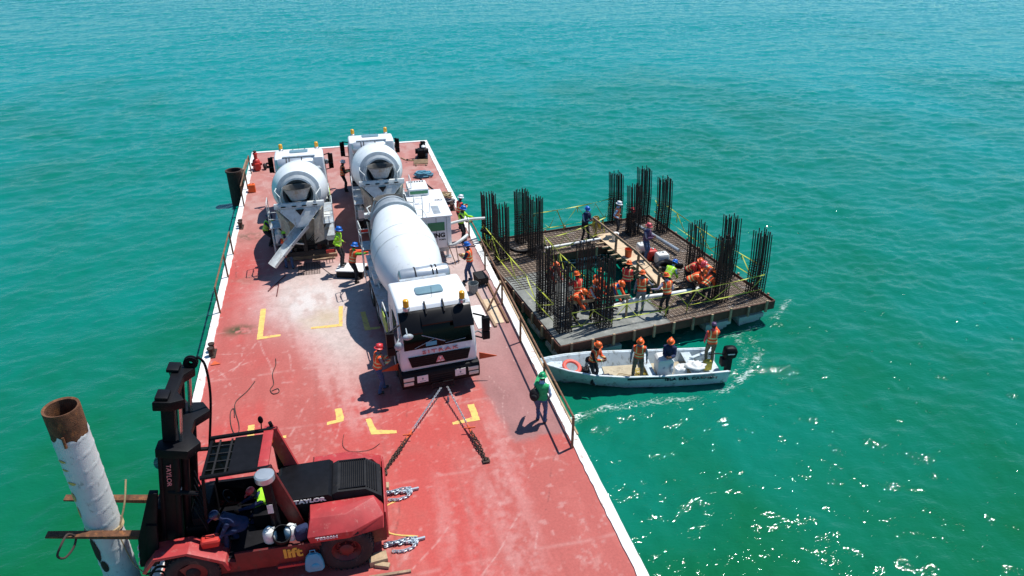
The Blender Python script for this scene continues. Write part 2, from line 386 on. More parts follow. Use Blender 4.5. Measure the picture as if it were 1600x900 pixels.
# sparse whitecap flecks on the open water
fl = fbm(X*0.55, Y*1.4, 91, 5); Z0 = sample(t1, 71.0, X, Y)
cap = sstep(0.67, 0.73, fl)*sstep(1.1, 2.0, Z0)*fade
foam = np.maximum(foam, 0.30*cap)
silt_sky_tint = fbm(X/26, Y/34, 61, 4)*0.42 + 0.20*fbm(X/3, Y/5, 33, 4) + 0.06 + 0.42*sstep(2, 100, Y - 0.15*X + 30*(fbm(X/40, Y/40, 19, 3)-0.5))  # silt noise, plus a Y trend painting bluer sky reflection into distant water
nx, ny = X.shape
co = np.stack([X, Y, Z+SEA], -1).reshape(-1, 3)
idx = np.arange(nx*ny).reshape(nx, ny)
q = np.stack([idx[:-1,:-1], idx[1:,:-1], idx[1:,1:], idx[:-1,1:]], -1).reshape(-1, 4)
me = bpy.data.meshes.new('sea'); me.vertices.add(len(co)); me.vertices.foreach_set('co', co.ravel().astype(np.float32))
me.loops.add(q.size); me.loops.foreach_set('vertex_index', q.ravel().astype(np.int32))
me.polygons.add(len(q)); me.polygons.foreach_set('loop_start', np.arange(0, q.size, 4, dtype=np.int32))
me.polygons.foreach_set('use_smooth', np.ones(len(q), dtype=bool)); me.update()
for nm, arr in (('foam', foam), ('silt_sky_tint', silt_sky_tint)):
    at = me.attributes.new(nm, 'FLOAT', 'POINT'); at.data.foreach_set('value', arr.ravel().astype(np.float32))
sea = bpy.data.objects.new('sea', me); COL.objects.link(sea); tag(sea, 'rippled green and teal sea water', None, None, 'structure')
m = bpy.data.materials.new('sea_water'); m.use_nodes = True; t = m.node_tree; N = t.nodes; L = t.links; p = N['Principled BSDF']
tc = N.new('ShaderNodeTexCoord'); geo = N.new('ShaderNodeNewGeometry')
mp = N.new('ShaderNodeMapping'); mp.inputs['Scale'].default_value = (1.0, 1.7, 1); mp.inputs['Rotation'].default_value = (0, 0, 0.18)
L.new(tc.outputs['Object'], mp.inputs[0])
def noise(sc, det, vec, dist=0.0, rough=0.6):
    n = N.new('ShaderNodeTexNoise'); n.inputs['Scale'].default_value = sc; n.inputs['Detail'].default_value = det
    n.inputs['Distortion'].default_value = dist; n.inputs['Roughness'].default_value = rough; L.new(vec, n.inputs['Vector']); return n.outputs['Fac']
nA = noise(1.6, 2, mp.outputs[0], 0.5); nB = noise(6.0, 2, mp.outputs[0], 0.3)
b1 = N.new('ShaderNodeBump'); b1.inputs['Strength'].default_value = 0.26; b1.inputs['Distance'].default_value = 0.10; L.new(nA, b1.inputs['Height'])
b2 = N.new('ShaderNodeBump'); b2.inputs['Strength'].default_value = 0.62; b2.inputs['Distance'].default_value = 0.035; L.new(nB, b2.inputs['Height']); L.new(b1.outputs[0], b2.inputs['Normal'])
L.new(b2.outputs[0], p.inputs['Normal'])
sa_ = N.new('ShaderNodeAttribute'); sa_.attribute_name = 'silt_sky_tint'
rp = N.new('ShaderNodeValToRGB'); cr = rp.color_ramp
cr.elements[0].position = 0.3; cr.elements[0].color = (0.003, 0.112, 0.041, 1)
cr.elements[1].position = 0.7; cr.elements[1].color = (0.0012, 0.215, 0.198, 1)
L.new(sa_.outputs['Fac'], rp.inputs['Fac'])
fa = N.new('ShaderNodeAttribute'); fa.attribute_name = 'foam'
mp2 = N.new('ShaderNodeMapping'); mp2.inputs['Scale'].default_value = (0.7, 1.7, 1); L.new(tc.outputs['Object'], mp2.inputs[0])
fn = noise(5.5, 8, mp2.outputs[0], 1.6, 0.72)
ad = N.new('ShaderNodeMath'); ad.operation = 'MULTIPLY_ADD'; ad.inputs[1].default_value = 0.42; L.new(fa.outputs['Fac'], ad.inputs[0]); L.new(fn, ad.inputs[2])
fr = N.new('ShaderNodeMapRange'); fr.inputs['From Min'].default_value = 0.80; fr.inputs['From Max'].default_value = 1.02; L.new(ad.outputs[0], fr.inputs[0])
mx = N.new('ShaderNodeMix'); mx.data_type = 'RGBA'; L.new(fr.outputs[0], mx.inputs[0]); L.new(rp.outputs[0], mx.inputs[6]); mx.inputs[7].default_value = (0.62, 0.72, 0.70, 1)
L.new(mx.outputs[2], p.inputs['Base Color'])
rr = N.new('ShaderNodeMapRange'); rr.inputs['To Min'].default_value = 0.05; rr.inputs['To Max'].default_value = 0.7; L.new(fr.outputs[0], rr.inputs[0]); L.new(rr.outputs[0], p.inputs['Roughness'])
p.inputs['IOR'].default_value = 1.33
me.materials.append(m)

# ------------------------------------------------------------------ barge (deck level z = 0)
BX0, BX1, BY0, BY1 = -5.25, 5.75, -4.0, 46.2
barge = thing('barge', 'long flat steel barge with worn red deck and white edges carrying the three mixer trucks', 'barge', (0, 0, 0))
b = MB(); b.box(BX0, BX1, BY0, BY1, -2.6, -0.03); b.build('hull', 'dark_rust', barge)
st = 0.042
gx = np.arange(BX0, BX1+st/2, st); gx[-1] = BX1; gy = np.arange(BY0+8, BY1+st/2, st); gy[-1] = BY1
X, Y = np.meshgrid(gx, gy, indexing='ij')
def C3(c): return np.array(c)[None, None, :]
def mixc(a, b_, f): return a*(1-f[..., None]) + b_*f[..., None]
n1 = fbm(X*0.5, Y*0.35, 1); n2 = fbm(X*2.2, Y*1.4, 2); n3 = fbm(X*7, Y*6, 3, 4); n4 = fbm(X*0.9, Y*0.9, 8)
streak = fbm(X*3.1+Y*0.15, Y*0.22, 21, 5)
red = mixc(C3((0.44, 0.070, 0.060)), C3((0.385, 0.092, 0.078)), sstep(0.35, 0.65, n1))
col = mixc(red, C3((0.47, 0.135, 0.115)), 0.42*sstep(0.46, 0.70, n2*0.5+streak*0.5))
# chalky scuffs and pale speckles
col = mixc(col, C3((0.50, 0.26, 0.23)), 0.35*sstep(0.60, 0.72, n3*0.6 + n4*0.4))
sp = fbm(X*4.3, Y*4.3, 55, 3)
col = mixc(col, C3((0.55, 0.36, 0.33)), 0.32*sstep(0.70, 0.84, sp))
# tyre tracks: broad pale bands running along the deck
for cx0, cx1, wd, am, y0, y1 in ((2.9, 3.7, 0.5, 0.42, 8, 17), (1.2, 1.6, 0.25, 0.35, 8, 14.5), (1.75, 2.4, 0.3, 0.3, 8, 14), (-3.0, -0.2, 0.45, 0.55, 17, 26), (-1.9, 0.2, 0.4, 0.45, 17.5, 24), (3.3, 2.6, 0.3, 0.3, 9, 15)):
    tt = np.clip((Y-y0)/(y1-y0), 0, 1); cx = cx0 + (cx1-cx0)*tt if cx1 > 0 or cx0 > 0 else cx0 + (cx1-cx0)*(1-tt)
    if cx0 < 0: cx = cx0 + (cx1-cx0)*(1-tt)
    f = am*np.exp(-((X-cx)/wd)**4)*sstep(y0-1, y0+0.5, Y)*(1-sstep(y1-1, y1+1, Y))*sstep(0.32, 0.6, streak*0.5+n3*0.5)
    col = mixc(col, C3((0.50, 0.24, 0.22)), f)
# plate seams, faint
for ysm in np.arange(5.4, 46, 3.05):
    d = np.abs(Y-ysm + 0.02*np.sin(X*3)); col = mixc(col, C3((0.52, 0.30, 0.27)), 0.30*np.exp(-(d/0.05)**2)*sstep(0.35, 0.6, n2))
for xsm in (-3.4, -1.55, 0.3, 2.15, 4.0):
    d = np.abs(X-xsm); col = mixc(col, C3((0.30, 0.07, 0.06)), 0.35*np.exp(-(d/0.045)**2)*sstep(0.4, 0.6, n4))
# brownish, trampled strip along the right rail and everywhere past the trucks
jag = 0.35*(fbm(X*1.4, Y*1.4, 71)-0.5)*2
tan = C3((0.275, 0.135, 0.128)) * (0.8 + 0.5*n2)[..., None]
e1 = sstep(15.25, 15.55, Y+jag)*sstep(0.0, 0.35, X - (3.75 - 0.11*(Y-15)) + jag)*(1-sstep(33, 36, Y))
col = mixc(col, tan, 0.92*e1)
far = C3((0.38, 0.175, 0.15)) * (0.8 + 0.5*n2)[..., None]
col = mixc(col, far, 0.85*sstep(28, 33, Y + 2.5*(n1-0.5)))
col = mixc(col, C3((0.42, 0.28, 0.25)), 0.5*sstep(0.45, 0.62, n4*0.5+n2*0.5)*sstep(30, 36, Y))
# pale cement dust spilled between the trucks
dm = np.exp(-(((X+1.3)/2.4)**2 + ((Y-26.2)/3.0)**2)**1.4) + 0.8*np.exp(-(((X+0.9-(24-Y)*0.18)/1.1)**2 + ((Y-22.2)/2.6)**2)) + 0.7*np.exp(-(((X-4.3)/1.1)**2 + ((Y-26)/4.5)**2)**1.5)
dm = np.clip(dm*1.25, 0, 1)*sstep(0.25, 0.55, n2*0.45 + n1*0.3 + streak*0.25 + 0.22*dm)
col = mixc(col, C3((0.48, 0.39, 0.36))*(0.80+0.4*n3)[..., None], np.clip(dm*0.95, 0, 1))
dw = np.exp(-(((X+1.6)/1.3)**2 + ((Y-25.4)/1.5)**2))*sstep(0.35, 0.6, n2); col = mixc(col, C3((0.60, 0.57, 0.55)), 0.75*dw)
dy = np.exp(-(((X+1.2)/0.9)**2 + ((Y-23.9)/0.7)**2)); col = mixc(col, C3((0.45, 0.36, 0.22)), 0.6*dy*sstep(0.3, 0.6, n4))
# dark greenish stains
for sx_, sy_, rx, ry, a in ((-4.25, 23.8, 0.5, 0.35, 0.9), (-4.5, 32.5, 0.7, 0.45, 0.55), (-3.9, 28, 0.9, 0.5, 0.3), (0.15, 15.05, 0.15, 0.1, 0.6)):
    f = a*np.exp(-(((X-sx_)/rx)**2 + ((Y-sy_)/ry)**2))*sstep(0.38, 0.56, n3*0.7+n2*0.3); col = mixc(col, C3((0.08, 0.065, 0.03)), np.clip(f*1.3, 0, 1))
f = np.exp(-(((X-1.75)/0.16)**2 + ((Y-11.0)/0.09)**2))*sstep(0.35, 0.5, n3); col = mixc(col, C3((0.55, 0.03, 0.13)), 0.8*f)
f = np.exp(-(((X+1.6)/0.03)**2))*sstep(18, 19, Y)*(1-sstep(21, 22, Y)); col = mixc(col, C3((0.55, 0.25, 0.28)), 0.0*f)
rs = np.random.default_rng(5)
for i in range(150):
    x0 = rs.uniform(-5, 5.4); y0 = rs.uniform(9, 45); a = rs.normal(1.45, 0.45) if i % 3 else rs.uniform(0, 3.1); l = rs.uniform(0.3, 2.6); w = rs.uniform(0.012, 0.03)
    ux, uy = math.cos(a), math.sin(a); tt = (X-x0)*ux + (Y-y0)*uy; dd = -(X-x0)*uy + (Y-y0)*ux + 0.03*np.sin(tt*3+i)
    f = np.exp(-(dd/w)**2)*(np.abs(tt) < l/2)*sstep(0.35, 0.6, n3); c = (0.55, 0.34, 0.31) if i % 4 else (0.13, 0.045, 0.04)
    col = mixc(col, C3(c), 0.55*f)
nx, ny = X.shape
co = np.stack([X, Y, 0*X], -1).reshape(-1, 3); idx = np.arange(nx*ny).reshape(nx, ny)
q = np.stack([idx[:-1,:-1], idx[1:,:-1], idx[1:,1:], idx[:-1,1:]], -1).reshape(-1, 4)
me = bpy.data.meshes.new('deck'); me.vertices.add(len(co)); me.vertices.foreach_set('co', co.ravel().astype(np.float32))
me.loops.add(q.size); me.loops.foreach_set('vertex_index', q.ravel().astype(np.int32))
me.polygons.add(len(q)); me.polygons.foreach_set('loop_start', np.arange(0, q.size, 4, dtype=np.int32)); me.update()
at = me.attributes.new('paint', 'FLOAT_COLOR', 'POINT'); at.data.foreach_set('color', np.concatenate([np.clip(col, 0, 1), np.ones(col.shape[:2]+(1,))], -1).reshape(-1).astype(np.float32))
deck = bpy.data.objects.new('deck', me); COL.objects.link(deck); deck.parent = barge
m = bpy.data.materials.new('deck_paint'); m.use_nodes = True; t = m.node_tree; N = t.nodes; L = t.links; p = N['Principled BSDF']
a_ = N.new('ShaderNodeAttribute'); a_.attribute_name = 'paint'; tc = N.new('ShaderNodeTexCoord')
n_ = N.new('ShaderNodeTexNoise'); n_.inputs['Scale'].default_value = 14; n_.inputs['Detail'].default_value = 8; n_.inputs['Roughness'].default_value = 0.75; L.new(tc.outputs['Object'], n_.inputs['Vector'])
mr = N.new('ShaderNodeMapRange'); mr.inputs['From Min'].default_value = 0.25; mr.inputs['From Max'].default_value = 0.75; mr.inputs['To Min'].default_value = 0.80; mr.inputs['To Max'].default_value = 1.22; L.new(n_.outputs['Fac'], mr.inputs[0])
vm = N.new('ShaderNodeVectorMath'); vm.operation = 'SCALE'; L.new(a_.outputs['Color'], vm.inputs[0]); L.new(mr.outputs[0], vm.inputs['Scale'])
L.new(vm.outputs[0], p.inputs['Base Color']); p.inputs['Roughness'].default_value = 0.72; p.inputs['Specular IOR Level'].default_value = 0.3
bp = N.new('ShaderNodeBump'); bp.inputs['Strength'].default_value = 0.25; bp.inputs['Distance'].default_value = 0.01; L.new(n_.outputs['Fac'], bp.inputs['Height']); L.new(bp.outputs[0], p.inputs['Normal'])
me.materials.append(m)
# white kerbs on both edges and the far end
# scrapes: thin pale and dark scratches
for nm, bx in (('kerb', (BX0-0.02, BX0+0.24, BY0, BY1)), ('kerb', (BX1-0.24, BX1+0.02, BY0, BY1)), ('kerb', (BX0+0.24, BX1-0.24, BY1-0.22, BY1+0.02))):
    b = MB(); x0, x1, y0, y1 = bx; rd = random.Random(int(x0*10))
    if y1 - y0 > 5:
        n = 240; j0 = 0.006 if x0 < 0 else 0.018; j1 = 0.018 if x0 < 0 else 0.006
        poly = [(x0 + rd.uniform(-j0, j0), y0 + (y1-y0)*i/n) for i in range(n+1)] + [(x1 + rd.uniform(-j1, j1), y1 - (y1-y0)*i/n) for i in range(n+1)]
        b.prism(poly, 'z', -0.25, 0.035)
    else: b.box(*bx, -0.25, 0.035)
    b.build(nm, 'kerb_white', barge)
# yellow parking corner marks, 4 mm above the deck
marks = [[(-3.56,25.2),(-3.36,25.2),(-3.36,23.12),(-2.76,23.12),(-2.76,22.98),(-3.56,22.94)],
 [(-1.7,23.22),(-0.58,23.16),(-0.50,24.7),(-0.66,24.7),(-0.70,23.34),(-1.7,23.36)],
 [(0.12,24.05),(0.30,24.05),(0.40,22.8),(0.75,22.8),(0.75,22.65),(0.2,22.65)],
 [(-3.5,18.02),(-3.32,18.02),(-3.28,17.25),(-2.4,17.3),(-2.4,17.18),(-3.5,17.12)],
 [(-1.24,17.62),(-1.24,17.47),(-0.76,17.55),(-0.74,17.7),(-0.80,18.2),(-0.99,18.2),(-0.97,17.66)],
 [(-0.12,17.48),(0.03,17.5),(0.16,16.9),(0.72,16.74),(0.72,16.6),(0.0,16.72)],
 [(2.36,16.58),(2.36,16.7),(2.98,16.80),(2.96,17.42),(3.17,17.42),(3.19,16.62)],
 [(0.12,13.82),(0.42,13.92),(0.42,13.87),(0.12,13.77)]]
for pl in marks:
    rd = random.Random(int(pl[0][0]*100)); q_ = []
    for (ax, ay), (bx_, by_) in zip(pl, pl[1:] + pl[:1]):
        n = max(1, int(math.hypot(bx_-ax, by_-ay)/0.06)); q_ += [(ax+(bx_-ax)*i/n + rd.uniform(-0.011, 0.011), ay+(by_-ay)*i/n + rd.uniform(-0.011, 0.011)) for i in range(n)]
    b = MB(); b.prism(q_, 'z', 0.003, 0.007); b.build('deck_marking', 'yellow', barge, smooth=0)
# railings: posts with a top tube
def railing(x, tops, posts, second=None, lean=0.0, nm='railing'):
    b = MB(); b.tube([(x+lean, y, 1.08) for y in tops], 0.035, 8)
    if second: b.bar((x+0.10, second[0], 0.08), (x+0.02, second[1], 0.5), 0.05, 0.09)
    rl = b.build(nm, 'rail_brown', barge)
    for y in posts:
        c = MB(); c.bar((x, y, 0.0), (x+lean, y, 1.08), 0.06, 0.06); c.build('post', 'rail_brown', rl)
railing(5.46, (14.77, 22, 29.9), (14.77, 17.6, 20.53, 23.3, 26.4, 29.9))
b = MB(); b.bar((5.62, 14.8, 0.42), (5.64, 24.5, 0.42), 0.05, 0.05); b.build('mid_rail', 'wood', barge)
railing(-5.02, (25.25, 30.6), (25.25, 28.3, 30.6))
railing(-5.02, (36.6, 41.9), (36.6, 39.2, 41.9))
# mooring bollards
for x, y in ((-4.98, 22.2), (-4.95, 33.6), (5.3, 33.5)):
    b = MB(); b.lathe([(0.001,0),(0.11,0),(0.10,0.03),(0.08,0.05),(0.08,0.26),(0.11,0.3),(0.11,0.34),(0.001,0.36)], (x,y,0.0), n=16); b.lathe([(0.001,0),(0.11,0),(0.08,0.05),(0.08,0.26),(0.11,0.3),(0.11,0.34),(0.001,0.36)], (x,y+0.3,0.0), n=16)
    b.box(x-0.13, x+0.13, y-0.14, y+0.44, 0.001, 0.03); b.build('bollard', 'dark_rust', barge)
# ------------------------------------------------------------------ concrete mixer truck (local: front at y = 0, body runs to +y, x to the right of somebody facing the cab)
def make_wheel(parent, x, y, r=0.52, w=0.30, dual=False, side=1, rimm='frame_grey', z=None):
    """tyre with a tread and dished rim; side = +1/-1 outer side"""
    z = r if z is None else z
    b = MB(); hw = w/2
    prof = [(r*0.55,-hw*0.85),(r*0.62,-hw*0.98),(r*0.85,-hw),(r*0.95,-hw*0.92),(r,-hw*0.75),(r,-hw*0.1),(r*0.97,-hw*0.08),(r*0.97,hw*0.08),(r,hw*0.1),(r,hw*0.75),(r*0.95,hw*0.92),(r*0.85,hw),(r*0.62,hw*0.98),(r*0.55,hw*0.85)]
    cs = [0, -w*1.08*side] if dual else [0]
    for c in cs: b.lathe(prof, (x+c, y, z), (1,0,0), 36)
    for c in cs:
        for k in range(30):
            a = 2*PI*k/30
            for sgn in (-1, 1):
                u = Vector((0, math.cos(a), math.sin(a))); tv = Vector((0, -math.sin(a), math.cos(a)))
                p = Vector((x+c+sgn*hw*0.55, y, z)) + u*(r+0.004)
                b.bar(p - Vector((hw*0.38*sgn,0,0)) - tv*0.012*sgn, p + Vector((hw*0.38*sgn,0,0)) + tv*0.014, r*0.07, 0.022, 0, up=u)
    t = b.build('wheel', 'rubber', parent, smooth=40)
    b = MB(); o = side
    b.lathe([(r*0.57, 0), (r*0.55, hw*0.8*o), (r*0.48, hw*0.55*o), (r*0.36, hw*0.2*o), (r*0.30, hw*0.25*o), (r*0.27, hw*0.75*o), (r*0.16, hw*0.95*o), (0.001, hw*0.98*o)], (x, y, z), (1,0,0), 28)
    for k in range(8):
        a = 2*PI*k/8; c = Vector((x+hw*0.42*o, y+math.cos(a)*r*0.33, z+math.sin(a)*r*0.33)); b.cyl(c, c+Vector((0.04*o,0,0)), 0.018, n=6)
    b.build('rim', rimm, t)
    return t

def make_truck(name, label, loc, rz, chute, front_detail=True):
    T = thing(name, label, 'mixer truck', loc, rz, 'white concrete mixer trucks parked on the barge deck')
    # ---- chassis
    b = MB()
    for x in (-0.42, 0.42): b.box(x-0.05, x+0.05, 0.5, 8.1, 0.72, 0.98)
    for y in (1.0, 2.6, 3.6, 4.6, 5.7, 6.8, 7.9): b.box(-0.42, 0.42, y-0.05, y+0.05, 0.76, 0.94)
    b.box(-0.35, 0.35, 0.7, 2.1, 0.5, 1.0); b.cyl((-0.9,1.45,0.52), (0.9,1.45,0.52), 0.07); b.cyl((-0.9,5.0,0.52),(0.9,5.0,0.52),0.09); b.cyl((-0.9,6.35,0.52),(0.9,6.35,0.52),0.09)
    b.ell((0,5.0,0.52),(0.22,0.24,0.24)); b.ell((0,6.35,0.52),(0.22,0.24,0.24))
    b.box(-1.15, -0.5, 2.55, 3.85, 0.45, 0.98); b.box(0.5, 1.15, 2.4, 3.5, 0.45, 0.98)
    b.build('chassis', 'dark', T, bevel=0.01)
    for y, d in ((1.45, False), (5.0, True), (6.35, True)):
        for s in (-1, 1): make_wheel(T, s*1.07, y, 0.52, 0.29, d, s)
    # ---- cab
    prof = [(0.10,0.92),(0.06,1.25),(0.10,1.62),(0.36,2.52),(0.55,2.90),(0.85,3.02),(1.95,3.06),(2.12,2.98),(2.14,1.0),(1.95,0.92),(1.95,0.8),(1.9,0.72),(0.95,0.72),(0.9,0.92)]
    b = MB(); n = len(prof)
    rings = []
    for x, k in ((-1.2,0),(-1.14,1),(1.14,1),(1.2,0)):
        inset = 0.05 if k == 0 else 0
        rings.append([(x if z < 1.6 else x*(1-0.035*(z-1.6)), y + (inset if y < 0.9 else -inset*(y > 1.9)), z - (inset if z > 2.5 else 0)) for y, z in prof])
    b.loft(rings); cab = b.build('cab', 'truck_white', T, smooth=30, bevel=0.035)
    def fr(z): # front slope y at height z
        return 0.10 + (z-1.62)*(0.26/0.90)
    # windscreen
    b = MB(); W_ = 1.05
    pts = [(-W_-0.02,1.66),(W_+0.02,1.66),(W_-0.02,2.48),(-W_+0.02,2.48)]
    ring0 = [(x, fr(max(z,1.55))-0.03-0.02*(1-abs(x)/1.1), z) for x, z in pts]; ring1 = [(x, fr(z)+0.10, z) for x, z in pts]
    b.loft([ring0, ring1]); b.build('windscreen', 'glass', cab, bevel=0.015)
    # black sun visor with raised ends carrying the beacons
    b = MB()
    for x0, x1, y_, z0 in ((-1.12,-0.48,0.02,2.22),(0.48,1.12,0.02,2.22),(-0.48,0.48,0.10,2.42)):
        b.prism([(y_,z0),(y_-0.02,z0+0.06),(0.40,2.74),(0.52,2.80),(0.52,2.6),(0.36,2.5)], 'x', x0, x1)
    b.build('sun_visor', 'visor', cab, bevel=0.03)
    for x in (-0.28, 0.28): b = MB(); b.bar((x,0.30,2.72),(x,0.62,2.98),0.045,0.05); b.build('roof_bracket', 'dark', cab)
    b = MB()
    b.prism(rect_round(-0.43,0.43,0.95,1.42,0.1), 'z', 3.0, 3.075); b.build('roof_hatch', 'hatch', cab, bevel=0.012)
    b = MB(); b.box(-0.75,0.75,1.95,2.10,3.03,3.075); b.build('roof_edge', 'frame_grey', cab)
    b = MB(); b.tube([(0,0.78,3.0),(0,0.8,3.35)], 0.006, 5); b.build('antenna', 'dark', cab)
    for s in (-1, 1):
        b = MB(); b.lathe([(0.001,2.86),(0.10,2.88),(0.11,2.98),(0.07,3.02)], (s*0.86,0.42,0), n=18, mi=0); base = b.build('beacon', 'steel', cab)
        b = MB(); b.lathe([(0.088,3.00),(0.092,3.05),(0.092,3.19),(0.085,3.225),(0.06,3.245),(0.001,3.25)], (s*0.86,0.42,0), n=18); b.build('beacon_lens', 'amber', base)
        # side glass
        b = MB(); xs_ = s*1.165
        b.prism([(0.42,1.72),(0.62,2.45),(1.30,2.5),(1.30,1.62),(0.55,1.62)], 'x', xs_, xs_+s*0.018); b.build('side_window', 'glass', cab)
        # door seams / handle / fender steps
        b = MB()
        for y0, y1, z0, z1 in ((0.36,0.375,1.0,2.3),(1.42,1.435,0.95,2.6)): b.box(s*1.199-0.004, s*1.199+0.004, y0, y1, z0, z1)
        b.box(s*1.21-0.012, s*1.21+0.012, 1.18, 1.36, 1.42, 1.46); b.build('door_handle', 'dark', cab)
        b = MB(); b.prism([(0.62,0.40),(0.80,0.95),(0.95,1.12),(1.95,1.12),(2.12,0.95),(2.12,0.45),(2.02,0.45),(1.98,0.85),(1.85,1.02),(1.05,1.02),(0.92,0.85),(0.85,0.40)], 'x', s*0.98, s*1.24); b.build('wheel_arch', 'dark', T, bevel=0.01)
        b = MB(); b.box(min(s*1.0,s*1.22), max(s*1.0,s*1.22), 0.30, 0.62, 0.36, 0.42); b.box(min(s*1.0,s*1.2), max(s*1.0,s*1.2), 0.32, 0.60, 0.66, 0.70); b.build('step', 'frame_grey', T)
        # main mirror: two stacked heads on an arm
        b = MB(); X_ = s*1.47
        b.tube([(s*1.15,0.25,2.50),(s*1.42,0.0,2.50),(s*1.47,-0.02,2.45)], 0.028, 8); mrr = b.build('mirror', 'black', cab)
        b = MB(); b.tube([(s*1.17,0.2,1.72),(s*1.42,0.0,1.70),(s*1.47,-0.02,1.76)], 0.025, 8); b.build('lower_arm', 'black', mrr)
        b = MB(); b.box(X_-0.12, X_+0.12, -0.10, 0.06, 2.0, 2.47); b.box(X_-0.12, X_+0.12, -0.10, 0.06, 1.70, 1.98); b.build('mirror_head', 'black', mrr, bevel=0.03)
        b = MB(); b.box(X_-0.10, X_+0.10, 0.061, 0.066, 2.03, 2.43); b.box(X_-0.10, X_+0.10, 0.061, 0.066, 1.73, 1.95); b.build('mirror_glass', 'glass', mrr)
    b = MB(); b.tube([(-0.95,0.3,2.45),(-0.98,-0.12,2.38)], 0.02, 6); b.ell((-0.96,-0.12,2.28),(0.17,0.09,0.10)); b.build('kerb_mirror', 'frame_grey', cab)
    b = MB(); b.tube([(-1.12,0.2,2.2),(-1.3,-0.1,2.1)],0.02,6); b.ell((-1.25,-0.14,2.02),(0.14,0.08,0.14)); b.build('round_mirror', 'frame_grey', cab)
    # wiper, sticker
    b = MB(); b.tube([(-0.75,fr(1.72)-0.07,1.72),(-0.1,fr(1.88)-0.07,1.94),(0.05,fr(1.8)-0.07,1.88)], 0.009, 6); b.tube([(-0.5,fr(2.08)-0.06,2.08),(0.2,fr(1.8)-0.065,1.80)], 0.015, 6); b.tube([(0.2,fr(1.74)-0.07,1.74),(0.85,fr(1.78)-0.07,1.79)], 0.008, 6); b.build('wiper', 'frame_grey' if front_detail else 'dark', cab)
    if front_detail:
        rotf = basis((1,0,0), (0, 0.277, 0.961)); rotv = basis((1,0,0), (0, 0.05, 1))
        b = MB(); b.box(-0.40,-0.06,fr(1.8)-0.062,fr(1.8)-0.055,1.72,1.86); b.build('sticker', 'light_blue', cab)
        text('lettering', 'SITRAK', 0.155, 'pink', cab, Vector((0.03, 0.045, 1.535)), rotv, 0.02, 1.9, 0.0, 0.0, 1.25)
    # upper grille trapezoid, pale frame strip
    b = MB(); b.prism([(-0.98,1.42),(0.98,1.42),(0.88,1.06),(-0.88,1.06)], 'y', 0.028, 0.20); b.build('grille', 'black', cab, bevel=0.012)
    b = MB()
    for z in (1.11,1.18,1.25,1.32): b.box(-0.9,0.9,0.018,0.03,z-0.006,z+0.006)
    b.build('grille_bar', 'dark', cab)
    b = MB(); b.prism([(-0.13,1.14),(0.15,1.14),(0.07,1.34),(-0.05,1.34)], 'y', 0.008, 0.03, 0)
    em = b.build('emblem', 'pink', cab)
    b = MB(); b.prism([(-0.10,1.155),(0.0,1.155),(0.0,1.19),(-0.06,1.19)], 'y', 0.0, 0.009); b.prism([(0.12,1.155),(0.03,1.155),(0.03,1.19),(0.08,1.19)], 'y', 0.0, 0.009); b.prism([(-0.03,1.31),(0.05,1.31),(0.01,1.22)], 'y', 0.0, 0.009); b.build('emblem_mark', 'letter_white', em)
    # lower bumper
    b = MB(); b.prism([(-0.02,0.90),(-0.07,0.80),(-0.07,0.45),(-0.02,0.36),(0.55,0.36),(0.55,0.93),(0.1,0.93)], 'x', -1.24, 1.24); bump_ = b.build('bumper', 'black', T, bevel=0.025)
    b = MB()
    for z in (0.5,0.58,0.66,0.74): b.box(-0.35,0.35,-0.085,-0.07,z,z+0.03)
    b.build('air_inlet', 'dark', bump_)
    for s in (-1, 1):
        b = MB(); b.box(min(s*0.86,s*1.19),max(s*0.86,s*1.19),-0.085,0.05,0.66,0.79); b.box(min(s*0.88,s*1.19),max(s*0.88,s*1.19),-0.085,0.05,0.50,0.62); b.build('headlight', 'lens', bump_, bevel=0.012)
        b = MB(); b.box(s*0.60-0.17,s*0.60+0.17,-0.094,-0.08,0.56,0.80); pl = b.build('plate', 'letter_white', bump_)
        b = MB(); b.ell((s*0.60,-0.096,0.69),(0.03,0.004,0.035),8,6); b.box(s*0.60-0.10,s*0.60+0.10,-0.098,-0.094,0.60,0.615); b.build('plate_mark', 'hatch', pl)
    b = MB(); b.box(-0.36,0.36,-0.22,-0.18,0.30,0.33); b.box(-0.36,0.36,-0.22,-0.18,0.50,0.53); b.box(-0.36,-0.33,-0.22,-0.18,0.30,0.53); b.box(0.33,0.36,-0.22,-0.18,0.30,0.53); b.box(-0.05,0.05,-0.2,0.1,0.38,0.46); b.build('tow_frame', 'dark', bump_)
    # ---- behind the cab: air filter stack, tank, side boxes
    b = MB(); b.box(-1.0,1.0,2.24,2.34,1.0,2.5); b.box(-0.95,-0.6,2.3,2.6,1.0,2.6); b.cyl((0.85,2.45,1.0),(0.85,2.45,2.7),0.10); b.build('bulkhead', 'frame_grey', T, bevel=0.01)
    b = MB(); yc, zc = 2.62, 2.86
    b.lathe([(0.001,-0.86),(0.15,-0.85),(0.25,-0.80),(0.285,-0.72),(0.285,0.72),(0.25,0.80),(0.15,0.85),(0.001,0.86)], (0.16,yc,zc), (1,0,0), 28); tk = b.build('water_tank', 'steel', T)
    b = MB()
    for x in (-0.15, 0.42, 0.55): b.lathe([(0.286,-0.022),(0.298,-0.022),(0.298,0.022),(0.286,0.022)], (x,yc,zc), (1,0,0), 28)
    b.build('tank_strap', 'dark', tk)
    b = MB(); b.box(-0.55,-0.45,2.55,2.7,1.0,2.62); b.box(0.8,0.9,2.55,2.7,1.0,2.62); b.build('tank_stand', 'frame_grey', T)
    b = MB(); b.box(-1.22,-0.78,2.35,3.4,0.5,0.98); b.build('fuel_tank', 'steel', T, bevel=0.05)
    b = MB(); b.box(-1.25,-1.22,2.28,3.35,0.95,1.45); b.build('side_panel', 'lime', T)
